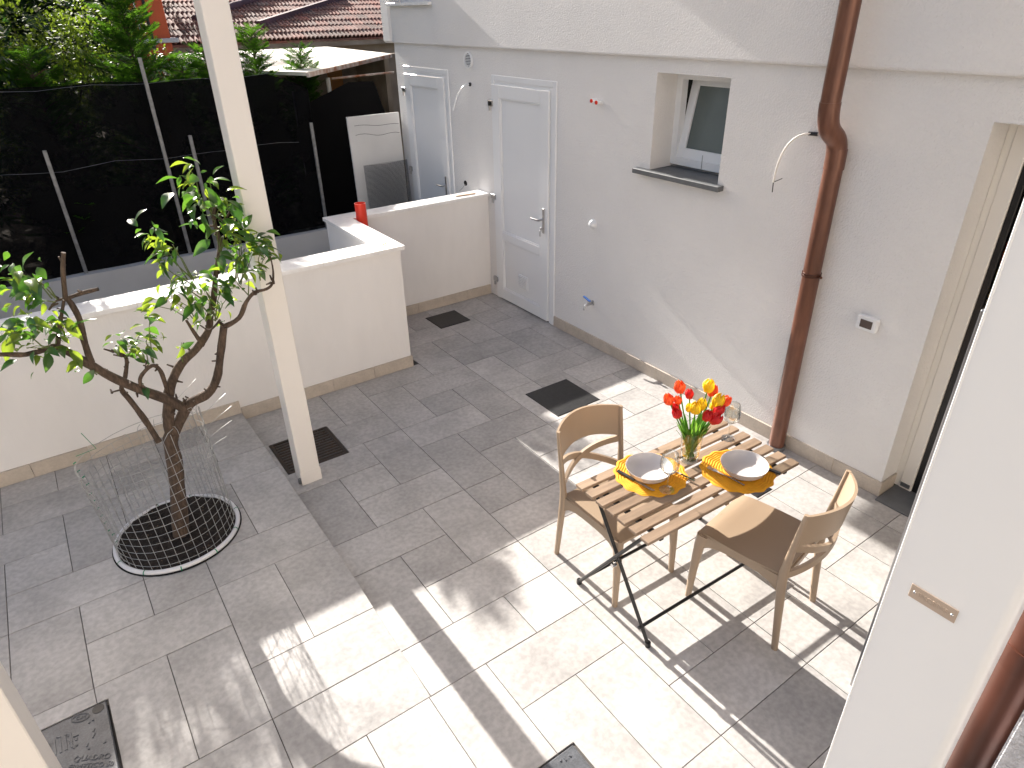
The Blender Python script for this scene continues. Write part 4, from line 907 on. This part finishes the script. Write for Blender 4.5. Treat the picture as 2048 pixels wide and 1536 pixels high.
MB().cbox(4.62,4.87,11.93,11.99,.0,2.05,.01).build('door', m_odoor, sh, off=SO)
MB().tube([(3.66,9.35,1.985),(4.62,9.45,2.0)], .014, 8).build('pole', m_rust, sh, off=SO)
MB().tube([(3.6,9.34,0),(3.6,9.34,2.0)], .03, 8).build('post', m_board, sh, off=SO)
nh = thing('tiled_house', 'neighbouring house with a weathered terracotta tiled roof', 'house', (6,15.5,0)); NO = (6,15.5,0)
MB().box(2.7,12,15.25,22,0,2.2).build('wall', m_beigewall, nh, off=NO)
SLP = R(17); YE, ZE = 15.0, 2.30
roofp = MB().add([(2.6,YE,ZE-.06),(12,YE,ZE-.06),(12,YE+6,ZE-.06+6*math.tan(SLP)),(2.6,YE+6,ZE-.06+6*math.tan(SLP))],[(0,1,2,3)])
roofo = MB().add([(2.6,YE,ZE-.07),(12,YE,ZE-.07),(12,YE+6,ZE-.07+6*math.tan(SLP)),(2.6,YE+6,ZE-.07+6*math.tan(SLP)),(2.6,YE,ZE-.03),(12,YE,ZE-.03),(12,YE+6,ZE-.03+6*math.tan(SLP)),(2.6,YE+6,ZE-.03+6*math.tan(SLP))],[(3,2,1,0),(4,5,6,7),(0,1,5,4),(1,2,6,5),(2,3,7,6),(3,0,4,7)]).build('roof', m_terra, nh, off=NO)
MB().box(2.6,12,YE+.02,YE+.25,ZE-.16,ZE-.075).build('eave_board', m_beigewall, nh, off=NO)
def tile_fn(u, v): return (.27*u, .40*v, .045*abs(math.sin(math.pi*3*u))**.8+.022*(1-v))
tme = MB().slab(tile_fn, 18, 1, lambda u,v: (0,0,-.02)).mesh('roof_tile', m_terra, 60)
rr_ = random.Random(8); cnt = 0; extra = MB()
for j in range(16):
    for i in range(22):
        x = 2.75+i*.268+(.0 if j % 2 else .01); s_ = j*.335; y = YE-.04+s_*math.cos(SLP); z = ZE-.02+s_*math.sin(SLP)
        if cnt < 300:
            o = link('roof_tile', tme, roofo); o.location = (x-NO[0],y-NO[1],z-NO[2]+rr_.uniform(-.004,.004)); o.rotation_euler = (SLP,0,rr_.uniform(-.02,.02)); cnt += 1
        else:
            q = MB().slab(tile_fn, 18, 1, lambda u,v: (0,0,-.02)).xf(Matrix.Translation((x,y,z)) @ Matrix.Rotation(SLP,4,'X')); extra.add(q.v,q.f)
extra.build('upper_roof_tiles', m_terra, roofo, 60, NO, kind='stuff')
def rpt(x, s_): return Vector((x, YE+s_*math.cos(SLP), ZE+s_*math.sin(SLP)+.06))
a, b = rpt(4.75,.75), rpt(7.3,2.4)
MB().strip([a+(b-a)*i/8 for i in range(9)], .10, .12).build('hip_ridge', m_ridge, roofo, off=NO)
a, b = rpt(3.6,1.1), rpt(6.0,2.9)
MB().tube([a+(b-a)*i/12 for i in range(13)], [.09 if i % 2 else .075 for i in range(13)], 8).build('hip_ridge', m_ridge, roofo, 60, NO)
tw_ = thing('orange_chimney', 'orange rendered chimney block with a pipe beyond the hedge', 'chimney', (2.1,12.2,0))
MB().cbox(-.24,.24,0,.6,0,4.2,.01).build('shaft', m_orange, tw_); MB().tube([(-.02,-.04,2.3),(-.02,-.04,4.2)], .022, 8).build('pipe', m_dark, tw_, 40); MB().tube([(-.15,-.03,2.3),(-.15,-.03,4.2)], .012, 8).build('cable', m_board, tw_, 40); MB().cbox(-.30,.34,-.06,.66,2.40,2.46,.01).build('ledge', m_greywall, tw_)

# ================================================================== unseen building wing behind the camera, added to bounce sun into the courtyard
wg = thing('bounce_wing', 'unseen sand coloured wing added behind the viewpoint to bounce sunlight into the courtyard', 'building', (-1.5,-5.0,0))
MB().box(-6.5,5.3,-.4,0,-.05,6.2).build('wall', M('sand_render',(.52,.47,.41),rough=.9), wg)
for x_ in (-4.2,-1.2,2.0): MB().cbox(x_-.6,x_+.6,0,.03,3.2,5.2,.005).build('shutter', m_stone, wg)
MB().box(-6.7,5.3,-.5,.45,6.2,6.4).build('eave', m_stucco, wg)
